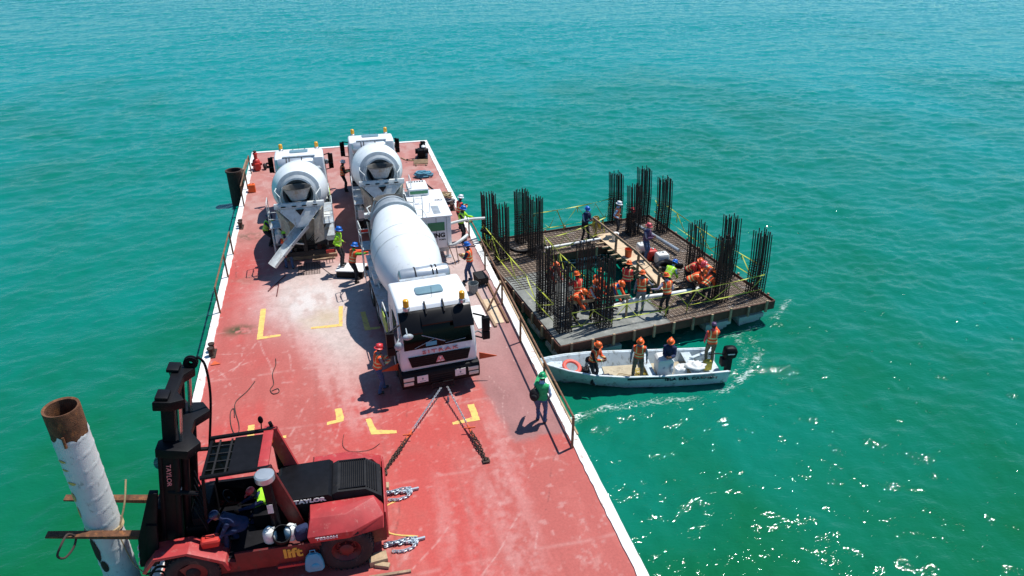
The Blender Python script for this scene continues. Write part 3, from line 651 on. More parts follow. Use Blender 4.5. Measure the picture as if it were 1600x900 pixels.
    b = MB(); b.tube([(-1.2,2.3,0.98),(-1.2,2.3,1.62),(-1.2,2.38,1.70),(-1.2,3.3,1.70),(-1.2,3.38,1.62),(-1.2,3.38,0.98)],0.022,8); b.tube([(-1.2,2.3,1.62),(-0.6,2.3,1.7)],0.022,8); b.box(-1.1,-0.7,2.5,3.1,0.98,1.2); b.build('side_rail', 'frame_pale', T)
    for s in (-1, 1):   # rear mudguards with flat tops
        b = MB(); b.prism([(3.55,1.18),(4.05,1.22),(6.9,1.22),(7.2,1.0),(7.25,0.8),(7.21,0.8),(7.15,0.98),(6.88,1.18),(4.07,1.18),(3.57,1.14)], 'x', min(s*0.72,s*1.25), max(s*0.72,s*1.25)); b.build('mudguard', 'frame_grey', T)
        b = MB(); b.box(min(s*1.18,s*1.21),max(s*1.18,s*1.21),3.5,4.4,0.55,1.05); b.build('side_guard', 'frame_grey', T)
        b = MB(); b.tube([(s*0.62,3.9,1.05),(s*0.7,4.6,1.45),(s*0.72,5.4,1.5)], 0.05, 8); b.cyl((s*0.6,3.7,1.1),(s*0.9,3.7,1.1),0.16); b.build('hydraulic_line', 'dark', T)
    # ---- drum
    A0 = Vector((0,2.86,1.98)); A1 = Vector((0,7.75,3.18)); ax = (A1-A0).normalized()
    b = MB(); b.lathe([(0.001,-0.02),(0.40,0.0),(0.62,0.05),(0.80,0.22),(1.00,0.85),(1.15,1.5),(1.19,1.95),(1.19,2.55),(1.15,2.9),(1.02,3.5),(0.86,4.12),(0.80,4.3)], A0, ax, 64)
    drum = b.build('drum', 'drum_white', T, smooth=50)
    b = MB(); b.lathe([(0.80,4.29),(0.86,4.30),(0.90,4.33),(0.90,4.46),(0.84,4.48),(0.75,4.50),(0.72,4.62),(0.66,4.80),(0.64,5.02),(0.67,5.03),(0.67,5.10),(0.60,5.11),(0.60,5.02),(0.50,4.7),(0.3,4.2),(0.001,4.1)], A0, ax, 56); b.build('track_ring', 'ring_grey', drum, smooth=30)
    b = MB()
    for k in range(2):
        pts = []
        for i in range(16): t = i/15; pts.append(A0 + ax*(4.15+0.85*t) + (Vector((1,0,0))*math.cos(k*PI+t*4) + ax.cross(Vector((1,0,0)))*math.sin(k*PI+t*4))*0.45)
        b.tube(pts, 0.05, 6)
    b.build('mixing_blade', 'dark', drum)
    b = MB(); b.lathe([(1.193,1.93),(1.198,1.94),(1.198,1.955),(1.193,1.965)], A0, ax, 64); b.lathe([(1.193,2.54),(1.198,2.55),(1.198,2.565),(1.193,2.575)], A0, ax, 64); b.build('weld_seam', 'frame_pale', drum)
    b = MB(); b.prism([(2.5,0.98),(3.2,0.98),(3.05,1.95),(2.95,2.25),(2.7,2.25),(2.6,1.95)], 'x', -0.45, 0.45); b.cyl((0,2.62,1.95),(0,2.9,2.0),0.3); b.build('front_pedestal', 'frame_pale', T, bevel=0.01)
    # rear pedestal: two sloping plates joined by cross plates, rollers
    b = MB()
    for s in (-1, 1):
        b.loft([[(s*0.50,6.5,0.98),(s*0.50,7.75,0.98),(s*0.42,7.75,0.98),(s*0.42,6.5,0.98)], [(s*0.86,6.75,2.25),(s*0.86,7.75,2.5),(s*0.78,7.75,2.5),(s*0.78,6.75,2.25)]])
    b.loft([[(-0.50,7.72,0.98),(0.50,7.72,0.98),(0.50,7.78,0.98),(-0.50,7.78,0.98)],[(-0.84,7.78,2.1),(0.84,7.78,2.1),(0.84,7.84,2.1),(-0.84,7.84,2.1)]])
    b.build('rear_pedestal', 'dusty_beige', T)
    b = MB()
    for s in (-1, 1): b.cyl((s*0.6,6.8,2.1),(s*0.6,7.1,2.17),0.14)
    b.build('drum_roller', 'dark', T)
    # hopper: funnel above the mouth
    b = MB()
    rg = []
    for z, rx, ry, yc in ((3.62,0.56,0.40,8.06),(3.60,0.53,0.37,8.06),(3.25,0.36,0.24,8.0),(3.08,0.30,0.2,7.95)):
        rg.append([(rx*math.cos(t), yc+ry*math.sin(t), z) for t in [2*PI*i/24 for i in range(24)]])
    rg = [[(x*1.04, y*1.0+0.01*(y-8), z) for x, y, z in rg[0]]] + rg
    rg[0] = [(x*1.03, 8.06+(y-8.06)*1.06, z-0.03) for x, y, z in rg[1]]
    low = [[(x*1.03, (y if i else y)+0.0, z-0.02) for x, y, z in r_] for i, r_ in enumerate(rg[::-1])]
    b.loft(rg, mi=1, caps=False); b.loft([[(p[0]*1.05, 8.0+(p[1]-8.0)*1.06, p[2]-0.02) for p in r_] for r_ in rg[1:]], caps=False)
    hop = b.build('charging_hopper', ['frame_grey','hopper_inside'], T, smooth=40)
    for s in (-1, 1):
        b = MB(); b.tube([(s*0.56,8.0,3.55),(s*0.74,7.9,3.1),(s*0.80,7.85,2.5)], 0.03, 6); b.tube([(s*0.86,7.3,3.35),(s*0.9,7.8,3.4),(s*0.7,8.25,3.3),(s*0.66,8.3,2.95)], 0.022, 6)
        b.build('hopper_bracket', 'frame_pale', T)
    # collector: slotted cross beam, V funnel below
    b = MB(); b.prism([(8.18,2.80),(8.12,3.00),(8.30,3.02),(8.36,2.82)], 'x', -0.98, 0.98); beam = b.build('slotted_beam', 'frame_pale', T, bevel=0.012)
    b = MB()
    for x in (-0.62,-0.2,0.2,0.62): b.box(x-0.09, x+0.09, 8.30, 8.372, 2.88, 2.92)
    b.T = None; b.build('slot', 'dark', beam)
    b = MB()
    b.loft([[(-0.86,8.10,2.80),(0.86,8.10,2.80),(0.86,8.34,2.80),(-0.86,8.34,2.80)],[(-0.30,8.30,2.18),(0.30,8.30,2.18),(0.30,8.52,2.20),(-0.30,8.52,2.20)],[(-0.24,8.34,2.05),(0.24,8.34,2.05),(0.24,8.54,2.05),(-0.24,8.54,2.05)]], caps=True)
    col_ = b.build('discharge_funnel', 'frame_pale', T)
    b = MB(); b.prism([(-0.16,2.76),(0.16,2.76),(0.0,2.52)], 'y', 8.2, 8.43); b.build('funnel_notch', 'dark', col_)
    for s in (-1, 1):
        b = MB(); b.loft([[(s*0.95,8.05,2.75),(s*0.55,8.45,2.3),(s*0.50,8.40,2.3),(s*0.9,8.0,2.75)],[(s*0.80,7.95,1.15),(s*0.42,8.1,1.1),(s*0.38,8.05,1.1),(s*0.75,7.9,1.15)]]); b.build('side_plate', 'dusty_beige', T)
    b = MB(); b.box(-0.9,0.9,7.85,8.0,0.98,1.12); b.box(-1.2,1.2,8.05,8.15,0.60,0.80); b.box(-0.08,0.08,7.7,8.15,0.72,1.9); b.cyl((0,8.2,1.1),(0,8.42,1.9),0.05)
    for s in (-1, 1): b.box(s*0.9-0.05,s*0.9+0.05,7.6,8.12,0.6,0.98); b.bar((s*0.45,7.8,1.1),(s*0.95,8.0,1.9),0.06,0.06)
    b.build('rear_frame', 'dark', T, bevel=0.008)
    b = MB()
    for s in (-1, 1): b.box(s*0.98-0.17, s*0.98+0.17, 8.15, 8.19, 0.62, 0.76)
    b.build('tail_lamp', 'red_paint', T)
    # swivel chute
    c0 = Vector((0.0, 8.45, 2.02)); c1 = Vector(chute)
    d = (c1-c0).normalized(); sidev = d.cross(Vector((0,0,1))).normalized(); upv = sidev.cross(d)
    def trough(b, p, q, r0, r1, th=0.025):
        rings = []
        for P_, r_ in ((p, r0), (q, r1)):
            ring = [P_ - upv*(math.sin(t)*r_) + sidev*(math.cos(t)*r_) + upv*r_*0.25 for t in [PI*i/10 for i in range(11)]]
            ring += [P_ - upv*(math.sin(t)*(r_-th)) + sidev*(math.cos(t)*(r_-th)) + upv*r_*0.25 for t in [PI*i/10 for i in range(10,-1,-1)]]
            rings.append(ring)
        b.loft(rings)
    mid = c0 + (c1-c0)*0.42
    b = MB(); trough(b, c0 - d*0.15, mid + d*0.1, 0.30, 0.24); ch = b.build('chute', 'frame_grey', T)
    b = MB(); trough(b, mid, c1, 0.255, 0.235); b.build('chute_extension', 'frame_pale', ch)
    b = MB()
    for f_ in (0.45, 0.72):
        P_ = c0 + (c1-c0)*f_; b.tube([P_ - upv*(math.sin(t)*0.285) + sidev*(math.cos(t)*0.285)+upv*0.06 for t in [PI*i/10 for i in range(11)]], 0.014, 5)
    b.build('chute_band', 'dark', ch)
    b = MB(); b.tube([c0 + Vector((0,-0.3,-0.9)), c0 + (c1-c0)*0.35 - upv*0.2], 0.035, 8); b.tube([c0 + sidev*0.28 + upv*0.1, mid + sidev*0.28+upv*0.08], 0.02, 6); b.build('chute_ram', 'frame_pale', ch)
    # ladder platform and guard rails (left and right of the drum mouth)
    for s in (-1, 1):
        b = MB(); x0, x1 = s*0.85, s*1.28
        b.box(min(x0,x1),max(x0,x1),7.25,8.05,1.90,1.93)
        tp = b.build('service_platform', 'frame_grey', T)
        b = MB(); hz = 2.85 if s < 0 else 3.0
        for (ya, yb) in ((7.27, 8.03),):
            b.tube([(x1,ya,1.92),(x1,ya,hz-0.06),(x1,ya+0.06,hz),(x1,yb-0.06,hz),(x1,yb,hz-0.06),(x1,yb,1.92)],0.018,6); b.tube([(x1,ya,2.4),(x1,yb,2.4)],0.015,6); b.tube([(x1,yb,hz-0.4),(x0,yb,hz-0.4)],0.015,6); b.tube([(x1,yb,2.3),(x0,yb,2.3)],0.015,6); b.tube([(x0,yb,1.92),(x0,yb,hz-0.36)],0.018,6)
        b.build('guard_rail', 'frame_pale', tp)
        b = MB()
        for yy in (7.35,7.75): b.tube([(s*1.26,yy,0.5),(s*1.26,yy,1.92)],0.018,6)
        for z in (0.6,0.9,1.2,1.5,1.8): b.tube([(s*1.26,7.35,z),(s*1.26,7.75,z)],0.015,6)
        b.build('ladder', 'frame_pale', tp)
        b = MB(); b.prism([(6.2,1.25),(6.4,1.6),(7.1,1.75),(7.2,1.72),(6.5,1.5),(6.3,1.22)],'x',min(s*0.9,s*1.2),max(s*0.9,s*1.2)); b.tube([(s*1.0,5.2,1.24),(s*1.02,6.2,1.5),(s*1.05,7.2,1.85)],0.03,6); b.box(min(s*0.8,s*1.15),max(s*0.8,s*1.15),5.5,6.2,1.25,1.5); b.build('side_box', 'frame_pale', T, bevel=0.01)
    b = MB(); b.box(0.75,1.15,7.45,7.85,1.15,1.55); b.cyl((0.95,7.65,1.55),(0.95,7.65,1.7),0.1); b.tube([(0.6,7.9,1.2),(0.9,8.05,1.5),(1.05,7.95,1.8)],0.02,6); b.build('control_box', 'plastic_white', T, bevel=0.02)
    b = MB()
    for k in range(5): b.tube(smoothpath([(-0.8+0.06*k,7.8,1.6),(-0.5+0.08*k,8.1,1.25),(-0.2,8.0,1.05+0.05*k),(0.4,8.08,1.2-0.03*k)],5),0.016,5)
    b.build('hose', 'dark', T)
    return T
truckA = make_truck('mixer_truck', 'white mixer truck facing the camera, with pink lettering, chained down in mid deck', (2.32, 18.30, 0), R(4.5), (0.9, 9.6, 1.5))
truckB = make_truck('mixer_truck', 'white mixer truck seen from behind with its long chute swung out to the left', (-1.90, 36.55, 0), R(180.8), (1.32, 9.35, 0.85), False)
truckC = make_truck('mixer_truck', 'white mixer truck seen from behind at the far end, nearest the winch', (1.70, 38.45, 0), R(180), (-0.5, 9.3, 1.5), False)
# orange warning pennants either side of the front truck's cab
for s, lab in ((-1, 'orange triangular pennant sticking out left of the front truck bumper'), (1, 'orange triangular pennant sticking out right of the front truck bumper')):
    x = 2.35 + s*1.28; y = 18.75; b = MB(); b.loft([[(x,y,0.72),(x,y,0.98),(x,y+0.02,0.98),(x,y+0.02,0.72)],[(x+s*0.55,y-0.1,0.82),(x+s*0.55,y-0.1,0.84),(x+s*0.55,y-0.08,0.84),(x+s*0.55,y-0.08,0.82)]])
    o = b.build('pennant', 'orange_flag', None); tag(o, lab, 'pennant', 'orange pennants on the front truck')
for x0, x1, y0, y1, lab in ((-2.9,-0.55,29.3,29.45,'grey timber skid lying under the rear of the left mixer truck'),):
    b = MB(); b.box(x0,x1,y0,y1+0.12,0.012,0.16); b.box(x0+1.3,x1-0.1,y0-0.25,y0-0.12,0.012,0.07); o = b.build('timber', 'old_wood', None, bevel=0.01); tag(o, lab, 'timber')

# ------------------------------------------------------------------ stationary concrete pump
P = thing('concrete_pump', 'white concrete pump with a green band standing right of the front truck drum', 'concrete pump', (0,0,0))
b = MB(); b.box(2.75,4.30,27.75,30.9,0.62,2.05); body = b.build('body', 'truck_white', P, bevel=0.03)
b = MB(); b.prism([(27.78,0.64),(27.95,0.34),(30.6,0.34),(30.9,0.64)], 'x', 2.85, 4.2); b.build('lower_body', 'frame_grey', P, bevel=0.02)
b = MB(); b.box(2.70,4.36,27.70,31.0,2.05,2.10); b.build('lid', 'truck_white', P, bevel=0.015)
b = MB(); b.box(2.80,4.02,27.735,27.752,1.42,1.80); b.build('green_band', 'green', body)
b = MB(); b.box(4.30,4.318,27.9,30.6,1.42,1.80); b.build('green_band', 'green', body)
b = MB(); b.box(3.66,3.672,27.738,27.752,0.7,2.02); b.box(4.10,4.11,27.738,27.752,0.7,2.02); b.build('door_seam', 'dark', body)
text('lettering', 'SCHWING', 0.27, 'black', body, Vector((3.36, 27.742, 1.20)), basis((1,0,0),(0,0,1)), 0.004, 1.05, 0.012)
text('lettering', 'PUMPS', 0.085, 'black', body, Vector((3.90, 27.742, 1.0)), basis((1,0,0),(0,0,1)), 0.004, 1.1, 0.002)
b = MB(); b.box(2.85,3.75,30.3,31.5,2.10,2.42); b.build('engine_cover', 'truck_white', P, bevel=0.03)
b = MB(); b.box(2.9,3.7,30.285,30.30,2.2,2.34); b.build('green_band', 'green', P)
b = MB()
for i in range(6): b.cyl((3.0+0.12*i,31.3,2.42),(3.0+0.12*i,31.3,2.45),0.04,n=10)
for x in (3.98,4.15): b.lathe([(0.07,0),(0.09,0),(0.09,0.012),(0.07,0.012)],(x,29.6,2.10),n=14)
b.build('grate', 'dark', P)
b = MB(); b.box(3.62,3.92,28.0,28.9,2.10,2.115); b.build('hatch_cover', 'ring_grey', P)
b = MB(); b.tube([(2.80,28.0,2.1),(2.80,28.0,2.9),(2.84,28.05,2.95),(3.12,28.05,2.95),(3.16,28.0,2.9),(3.16,28.0,2.1)],0.016,6)
for z in (2.35,2.6,2.85): b.tube([(2.80,28.0,z),(3.16,28.0,z)],0.012,6)
b.tube([(3.5,28.3,2.1),(3.5,28.3,2.5),(3.62,28.3,2.5)],0.014,6); b.lathe([(0.10,0),(0.115,0.01),(0.10,0.02)],(3.0,28.6,2.5),(0,-1,0.4),n=16); b.build('handrail', 'frame_pale', P)
for x in (2.95,4.15):
    for y in (28.1,30.6):
        b = MB(); b.box(x-0.05,x+0.05,y-0.05,y+0.05,0.03,0.40); b.box(x-0.15,x+0.15,y-0.15,y+0.15,0.005,0.03); b.build('leg', 'steel', P, bevel=0.008)
b = MB(); b.tube(smoothpath([(4.0,28.6,0.55),(4.25,27.6,0.75),(4.6,27.5,0.95),(5.0,27.75,1.1)],6),0.07,12); b.build('outlet_pipe','plastic_white',P)
b = MB(); b.tube([(4.15,27.65,0.7),(4.35,27.2,0.02)],0.02,6); b.tube([(4.45,27.65,0.7),(4.5,27.3,0.02)],0.02,6); b.build('pipe_prop','rail_brown',P)
# delivery line over the rail to the platform
b = MB(); b.tube(smoothpath([(4.3,29.2,1.05),(5.2,29.15,1.22),(6.05,29.05,1.25)],6),0.062,12); b.lathe([(0.10,-0.03),(0.10,0.03)],(5.3,29.14,1.22),(1,0,0),14)
o = b.build('delivery_pipe', 'plastic_white', None); tag(o, 'white delivery pipe crossing over the barge rail towards the rebar columns', 'pipe')
# ------------------------------------------------------------------ heavy forklift, mast to the left, counterweight to the right
FL = thing('forklift', 'heavy red and black forklift at the left deck edge, forks over the water', 'forklift', (-2.3, 13.35, 0), R(-3))
# local frame: x from mast (-) to counterweight (+), y across (near side is -y), z up
def fb(name, mats, parent=FL, **k): return b.build(name, mats, parent, **k)
b = MB(); b.prism([(-1.9,0.42),(-2.05,0.72),(-1.6,0.95),(-0.9,0.72),(1.1,0.72),(1.1,0.42)], 'y', -1.22, -0.55); b.prism([(-1.9,0.42),(-2.05,0.72),(-1.6,0.95),(-0.9,0.72),(1.1,0.72),(1.1,0.42)], 'y', 0.55, 1.22); b.box(-1.9,1.5,-0.56,0.56,0.35,0.70)
ch = fb('chassis', 'dark_red', bevel=0.015)
b = MB(); b.box(-0.85,1.0,-1.24,-1.18,0.44,0.98); sill = fb('side_sill', 'dark_red', bevel=0.01)
text('lettering', 'lift', 0.36, 'yellow_letter', sill, Vector((0.36,-1.246,0.76)), basis((1,0,0),(0,0,1)), 0.006, 1.1, 0.014)
b = MB(); b.box(0.0,0.75,-1.30,-1.2,0.40,0.46); fb('step_plate', 'red_metal', sill)
# fenders
for s in (-1, 1):
    b = MB(); yA, yB = s*0.80, s*1.30
    b.prism([(-2.75,0.85),(-2.45,1.22),(-1.75,1.26),(-1.05,0.86),(-0.98,0.58),(-1.05,0.56),(-1.12,0.80),(-1.80,1.19),(-2.42,1.15),(-2.68,0.82)], 'y', min(yA,yB), max(yA,yB)); fb('front_fender', 'red_metal', bevel=0.012)
# counterweight / rear fenders: angular red masses with a black hood between
for s in (-1, 1):
    o = s
    b = MB()
    def Pn(x, y, z): return (x, y*o, z)
    bot = [Pn(0.78,0.62,1.02), Pn(0.78,1.30,1.02), Pn(1.62,1.30,1.02), Pn(2.40,1.22,1.10), Pn(2.40,0.62,1.02)]
    mid = [Pn(0.74,0.62,1.25), Pn(0.74,1.34,1.25), Pn(1.72,1.34,1.25), Pn(2.42,1.02,1.30), Pn(2.42,0.62,1.25)]
    top = [Pn(0.80,0.62,1.54), Pn(0.82,1.02,1.50), Pn(1.60,1.05,1.52), Pn(2.22,0.68,1.56), Pn(2.22,0.62,1.56)]
    b.loft([bot, mid, top]); rf = fb('rear_fender', 'red_metal', bevel=0.02, smooth=20)
    if s < 0: text('lettering', 'TE300M', 0.12, 'letter_white', rf, Vector((1.15,-1.335,1.16)), basis((1,0,0),(0,-0.15,1)), 0.008, 1.2, 0.003)
b = MB(); b.prism([(1.55,0.35),(1.5,1.1),(2.36,1.3),(2.44,1.1),(2.44,0.45)], 'y', -0.98, 0.98); fb('counterweight', 'dark_red', bevel=0.04)
b = MB(); b.prism([(2.34,0.5),(2.44,1.32),(2.47,1.30),(2.48,0.5)], 'y', -0.95, 0.95); fb('rear_plate', 'red_metal', bevel=0.01)
b = MB(); b.prism([(0.02,0.9),(0.02,1.60),(0.12,1.70),(1.22,1.74),(1.30,1.66),(1.30,0.9)], 'y', -0.60, 0.60); hood = fb('hood', 'black', bevel=0.02)
text('lettering', 'TAYLOR', 0.135, 'letter_white', hood, Vector((0.80,-0.608,1.625)), basis((1,0,0),(0,0,1)), 0.006, 1.35, 0.008)
b = MB(); b.prism([(1.30,1.0),(1.30,1.66),(1.42,1.72),(2.05,1.70),(2.40,1.42),(2.40,1.1)], 'y', -0.54, 0.54); gr = fb('radiator_hood', 'dark', bevel=0.012)
b = MB()
for k in range(12): x = 1.50+0.047*k; b.box(x,x+0.018,-0.46,0.46,1.71,1.735)
for k in range(5): t = k/5; b.bar((2.10+0.25*t,-0.46,1.685-0.20*t),(2.10+0.25*t,0.46,1.685-0.20*t),0.02,0.02)
for y in (-0.48,0.46): b.box(1.45,2.06,y,y+0.03,1.705,1.74)
fb('grille', 'black', gr)
# cab: floor, tilted pillars, roof
b = MB(); b.box(-1.85,0.05,-1.12,1.12,0.70,0.76); b.box(-1.9,-1.5,-0.6,0.6,0.76,1.3); fb('cab_floor', 'black', bevel=0.01)
b = MB(); b.box(-1.6,0.1,0.62,0.70,0.76,1.45); b.box(-1.75,-1.45,-0.55,0.62,0.76,1.5); b.box(0.02,0.10,-0.6,0.62,0.76,1.5); b.build('cab_panel','black',FL,bevel=0.01)
b = MB(); b.box(-0.55,0.02,-0.35,0.35,0.76,1.15); b.prism([(-0.10,1.1),(0.02,1.7),(0.12,1.7),(0.02,1.1)],'y',-0.3,0.3); fb('seat', 'black', bevel=0.04)
b = MB(); b.tube([(-1.3,0.0,1.1),(-1.05,0.0,1.5)],0.03,8); b.lathe([(0.17,-0.015),(0.19,0),(0.17,0.015)],(-1.03,0,1.53),(0.75,0,0.65),n=20); fb('steering_wheel', 'black')
ROOF = 2.68
for s in (-1, 1):
    y = s*0.66
    b = MB(); b.bar((0.50,y,1.0),(0.0,y,ROOF+0.12),0.10,0.30,up=(1,0,0)); fb('rear_pillar', 'red_metal' if s > 0 else 'dark_red', bevel=0.01)
    b = MB(); b.bar((-1.50,y,0.8),(-1.27,y,ROOF),0.06,0.06,up=(1,0,0)); fb('front_pillar', 'black')
    b = MB(); b.tube([(-1.32,y,ROOF+0.05),(0.16,y,ROOF+0.11)],0.05,10); fb('roof_tube', 'black')
b = MB(); b.box(-0.14,0.08,-0.80,0.80,ROOF+0.06,ROOF+0.12); fb('roof_header', 'red_metal', bevel=0.01)
b = MB(); b.box(-0.77,-0.16,-0.60,0.60,ROOF+0.01,ROOF+0.04); b.box(-1.32,-1.26,-0.62,0.62,ROOF-0.03,ROOF+0.03); fb('roof_panel', 'black')
b = MB()
for x in (-1.10,-0.84): b.box(x-0.02,x+0.02,-0.60,0.60,ROOF,ROOF+0.025)
for y in (-0.4,-0.13,0.13,0.4): b.box(-1.28,-0.78,y-0.012,y+0.012,ROOF+0.002,ROOF+0.02)
fb('roof_grille', 'dark')
b = MB(); b.box(-1.27,-0.79,-0.59,0.59,ROOF-0.03,ROOF-0.02); fb('roof_glass', 'glass')
b = MB(); b.lathe([(0.001,0),(0.10,0),(0.11,0.1),(0.095,0.17),(0.03,0.20),(0.001,0.2)],(-0.05,0.45,ROOF-0.1),n=18); fb('beacon', 'orange')
b = MB(); b.cyl((0.06,-0.80,0.9),(0.02,-0.86,ROOF-0.05),0.10,n=18); pc = fb('intake_stack', 'black')
b = MB(); b.lathe([(0.001,0.0),(0.18,0.0),(0.21,0.03),(0.21,0.16),(0.18,0.19),(0.05,0.20),(0.001,0.2)],(0.02,-0.86,ROOF-0.06),n=26); fb('rain_cap', 'steel', pc)
b = MB(); b.box(-0.04,0.08,-0.965,-0.958,1.75,2.0); fb('data_plate', 'plastic_white', pc)
b = MB(); b.tube([(0.2,0.74,1.7),(0.12,0.78,2.35),(0.0,0.74,ROOF+0.25)],0.045,8); b.cyl((0.08,0.8,1.5),(0.08,0.8,2.3),0.12,n=14); fb('exhaust', 'black')
b = MB(); b.tube([(-0.2,0.70,ROOF+0.12),(-0.18,0.70,ROOF+0.28)],0.015,6); b.ell((-0.18,0.70,ROOF+0.38),(0.06,0.03,0.11)); fb('work_lamp', 'black')
# chains and dark hoses in the cab opening
b = MB()
for k in range(6): b.tube(smoothpath([(-1.7,-0.5+0.15*k,0.9),(-1.4,-0.8+0.1*k,1.3),(-1.62,-0.6+0.12*k,1.9+0.1*k)],5),0.02,5)
fb('hose', 'black')
# wheels
def fl_wheel(x, y, r, w, side, rimm):
    t = make_wheel(FL, 0, 0, r, w, False, 1, rimm, z=0); t.rotation_euler = (0, 0, R(-90)*(1 if side < 0 else -1)); t.location = (x, y, r); return t
for s in (-1, 1):
    fl_wheel(1.52, s*1.10, 0.60, 0.36, s, 'dark_red'); fl_wheel(-1.78, s*1.08, 0.57, 0.40, s, 'dark')
# mast, tilted back about the front axle
MT = R(9.5)
mpts = Matrix.Translation((-2.32,0,0.35)) @ Matrix.Rotation(MT, 4, 'Y')
b = MB(); b.T = mpts
for s in (-1, 1):
    y = s*0.62; b.box(-0.16,0.16,y-0.07,y+0.07,-0.1,3.3); b.box(-0.20,-0.12,y-0.10,y+0.10,0.0,3.3); b.box(0.10,0.20,y-0.10,y+0.10,0.0,3.3)
b.box(-0.1,0.1,-0.6,0.6,0.2,0.4); b.box(0.08,0.16,-0.6,0.6,1.9,2.1)
om = fb('outer_mast', 'black', bevel=0.012)
b = MB(); b.T = mpts
b.prism([(-0.22,-0.80),(0.42,-0.86),(0.62,-0.55),(0.36,-0.2),(0.36,0.2),(0.62,0.55),(0.42,0.86),(-0.22,0.80),(-0.22,0.5),(0.05,0.3),(0.05,-0.3),(-0.22,-0.5)], 'z', 3.18, 3.40); fb('mast_crosshead', 'black', om, bevel=0.03)
b = MB(); b.T = mpts
for s in (-1, 1):
    y = s*0.48; b.box(-0.13,0.12,y-0.05,y+0.05,0.3,4.4); b.cyl((0.26,s*0.42,0.3),(0.26,s*0.42,3.1),0.085,n=14)
im = fb('inner_mast', 'black', bevel=0.01)
b = MB(); b.T = mpts
for s in (-1, 1): b.cyl((0.22,s*0.50,3.3),(0.22,s*0.50,4.3),0.045,n=12)
fb('lift_ram', 'chrome', im)
b = MB(); b.T = mpts
b.prism([(-0.24,-0.70),(0.10,-0.70),(0.34,-0.58),(0.16,-0.30),(0.16,0.30),(0.34,0.58),(0.10,0.70),(-0.24,0.70),(-0.10,0.36),(-0.10,-0.36)], 'z', 4.28, 4.50); b.box(-0.2,0.05,-0.66,-0.34,4.5,4.58); b.box(-0.2,0.05,0.34,0.66,4.5,4.58)
fb('mast_top', 'black', im, bevel=0.025)
b = MB(); b.T = mpts
for s in (-1, 1):
    for k in range(2): b.box(-0.02+0.10*k,0.0+0.10*k,s*0.30-0.025,s*0.30+0.025,1.2,4.3)
fb('lift_chain', 'dark_rust', im)
b = MB(); b.T = mpts; b.lathe([(0.05,-0.05),(0.15,-0.05),(0.15,-0.03),(0.11,0),(0.15,0.03),(0.15,0.05),(0.05,0.05)],(0.24,0.62,4.60),(0,1,0),20); b.tube(smoothpath([(0.36,0.62,4.75),(0.52,0.66,4.5),(0.60,0.72,3.6),(0.55,0.7,2.2)],8),0.028,8); fb('hose_reel', 'black', om)
# ram between cab and mast
for s in (-1, 1):
    b = MB(); b.cyl((-1.4,s*0.74,ROOF-0.3),(-2.0,s*0.66,ROOF-0.2),0.05,n=10); fb('tilt_ram','black')
# carriage with side shifter and forks
b = MB(); b.T = mpts
b.box(-0.42,-0.30,-1.02,1.02,0.55,0.75); b.box(-0.42,-0.30,-1.02,1.02,1.25,1.42)
for y in (-0.98,-0.5,0.5,0.98): b.box(-0.44,-0.22,y-0.05,y+0.05,0.4,1.55)
for s in (-1,1): b.prism([(-0.62,0.3),(-0.62,1.1),(-0.35,2.4),(-0.18,2.4),(-0.25,1.2),(-0.3,0.3)],'y',s*0.93-0.06,s*0.93+0.06)
cg = fb('carriage', 'black', bevel=0.015)
b = MB(); b.T = mpts
for k in range(3): b.box(-0.635,-0.62,-1.01,-0.85,0.38+0.22*k,0.48+0.22*k)
fb('warning_stripe', 'plastic_white', cg)
b = MB(); b.T = mpts; b.box(0.202,0.206,-0.67,-0.57,2.05,2.2); fb('sticker','plastic_white',om)
text('lettering', 'TAYLOR', 0.13, 'pink', om, mpts @ Vector((0.0,-0.725,2.65)), (mpts.to_3x3() @ basis((0,0,-1),(1,0,0))), 0.004, 1.2, 0.002)
for s in (-1, 1):
    b = MB(); b.T = mpts; y = s*0.55
    b.prism([(-0.50,1.5),(-0.42,1.5),(-0.42,0.74),(-2.52,0.86),(-2.52,0.90),(-0.52,0.86)],'y',y-0.09,y+0.09)
    o = fb('fork', 'rust', cg, bevel=0.008)
# ropes, helper objects hanging on the machine
b = MB(); b.tube(smoothpath([(-2.9,-1.0,0.10),(-2.6,-0.95,0.62),(-2.25,-1.02,0.55),(-1.95,-1.24,0.25),(-2.3,-1.32,0.06)],6),0.03,7); b.tube(smoothpath([(-3.0,-0.6,0.1),(-2.5,-0.9,0.4),(-2.1,-1.3,0.1)],6),0.025,7); fb('hanging_hose','black')
# items lying on the side of the machine (own things)
def place_local(o, x, y, z=0):
    p = FL.matrix_basis @ Vector((x, y, z)); o.location = p; return o
FL.matrix_basis
b = MB()
b.lathe([(0.17,0.0),(0.20,0.02),(0.20,0.36),(0.185,0.36),(0.18,0.03),(0.001,0.02)],(0,0,0),n=22,axis=(0.15,-0.5,0.85)); b.lathe([(0.001,0),(0.17,0)],(0,0,0),n=22,axis=(0.15,-0.5,0.85))
o = b.build('bucket', 'black', None); place_local(o, 0.14, -0.98, 1.0); tag(o, 'black bucket tipped over on the side of the forklift', 'bucket')
for dx, lab in ((-0.10, 'white plastic jug left of the black bucket on the forklift'), (0.36, 'white plastic jug right of the black bucket on the forklift')):
    b = MB(); b.lathe([(0.001,0),(0.13,0),(0.15,0.03),(0.15,0.24),(0.11,0.31),(0.04,0.34),(0.04,0.39),(0.001,0.39)],(0,0,0),n=18)
    b.tube([(0.05,0,0.33),(0.12,0,0.36),(0.13,0,0.27)],0.015,6); o = b.build('plastic_jug','plastic_white',None); place_local(o, dx, -0.98, 0.985); tag(o, lab, 'jug', 'white jugs on the side of the forklift')
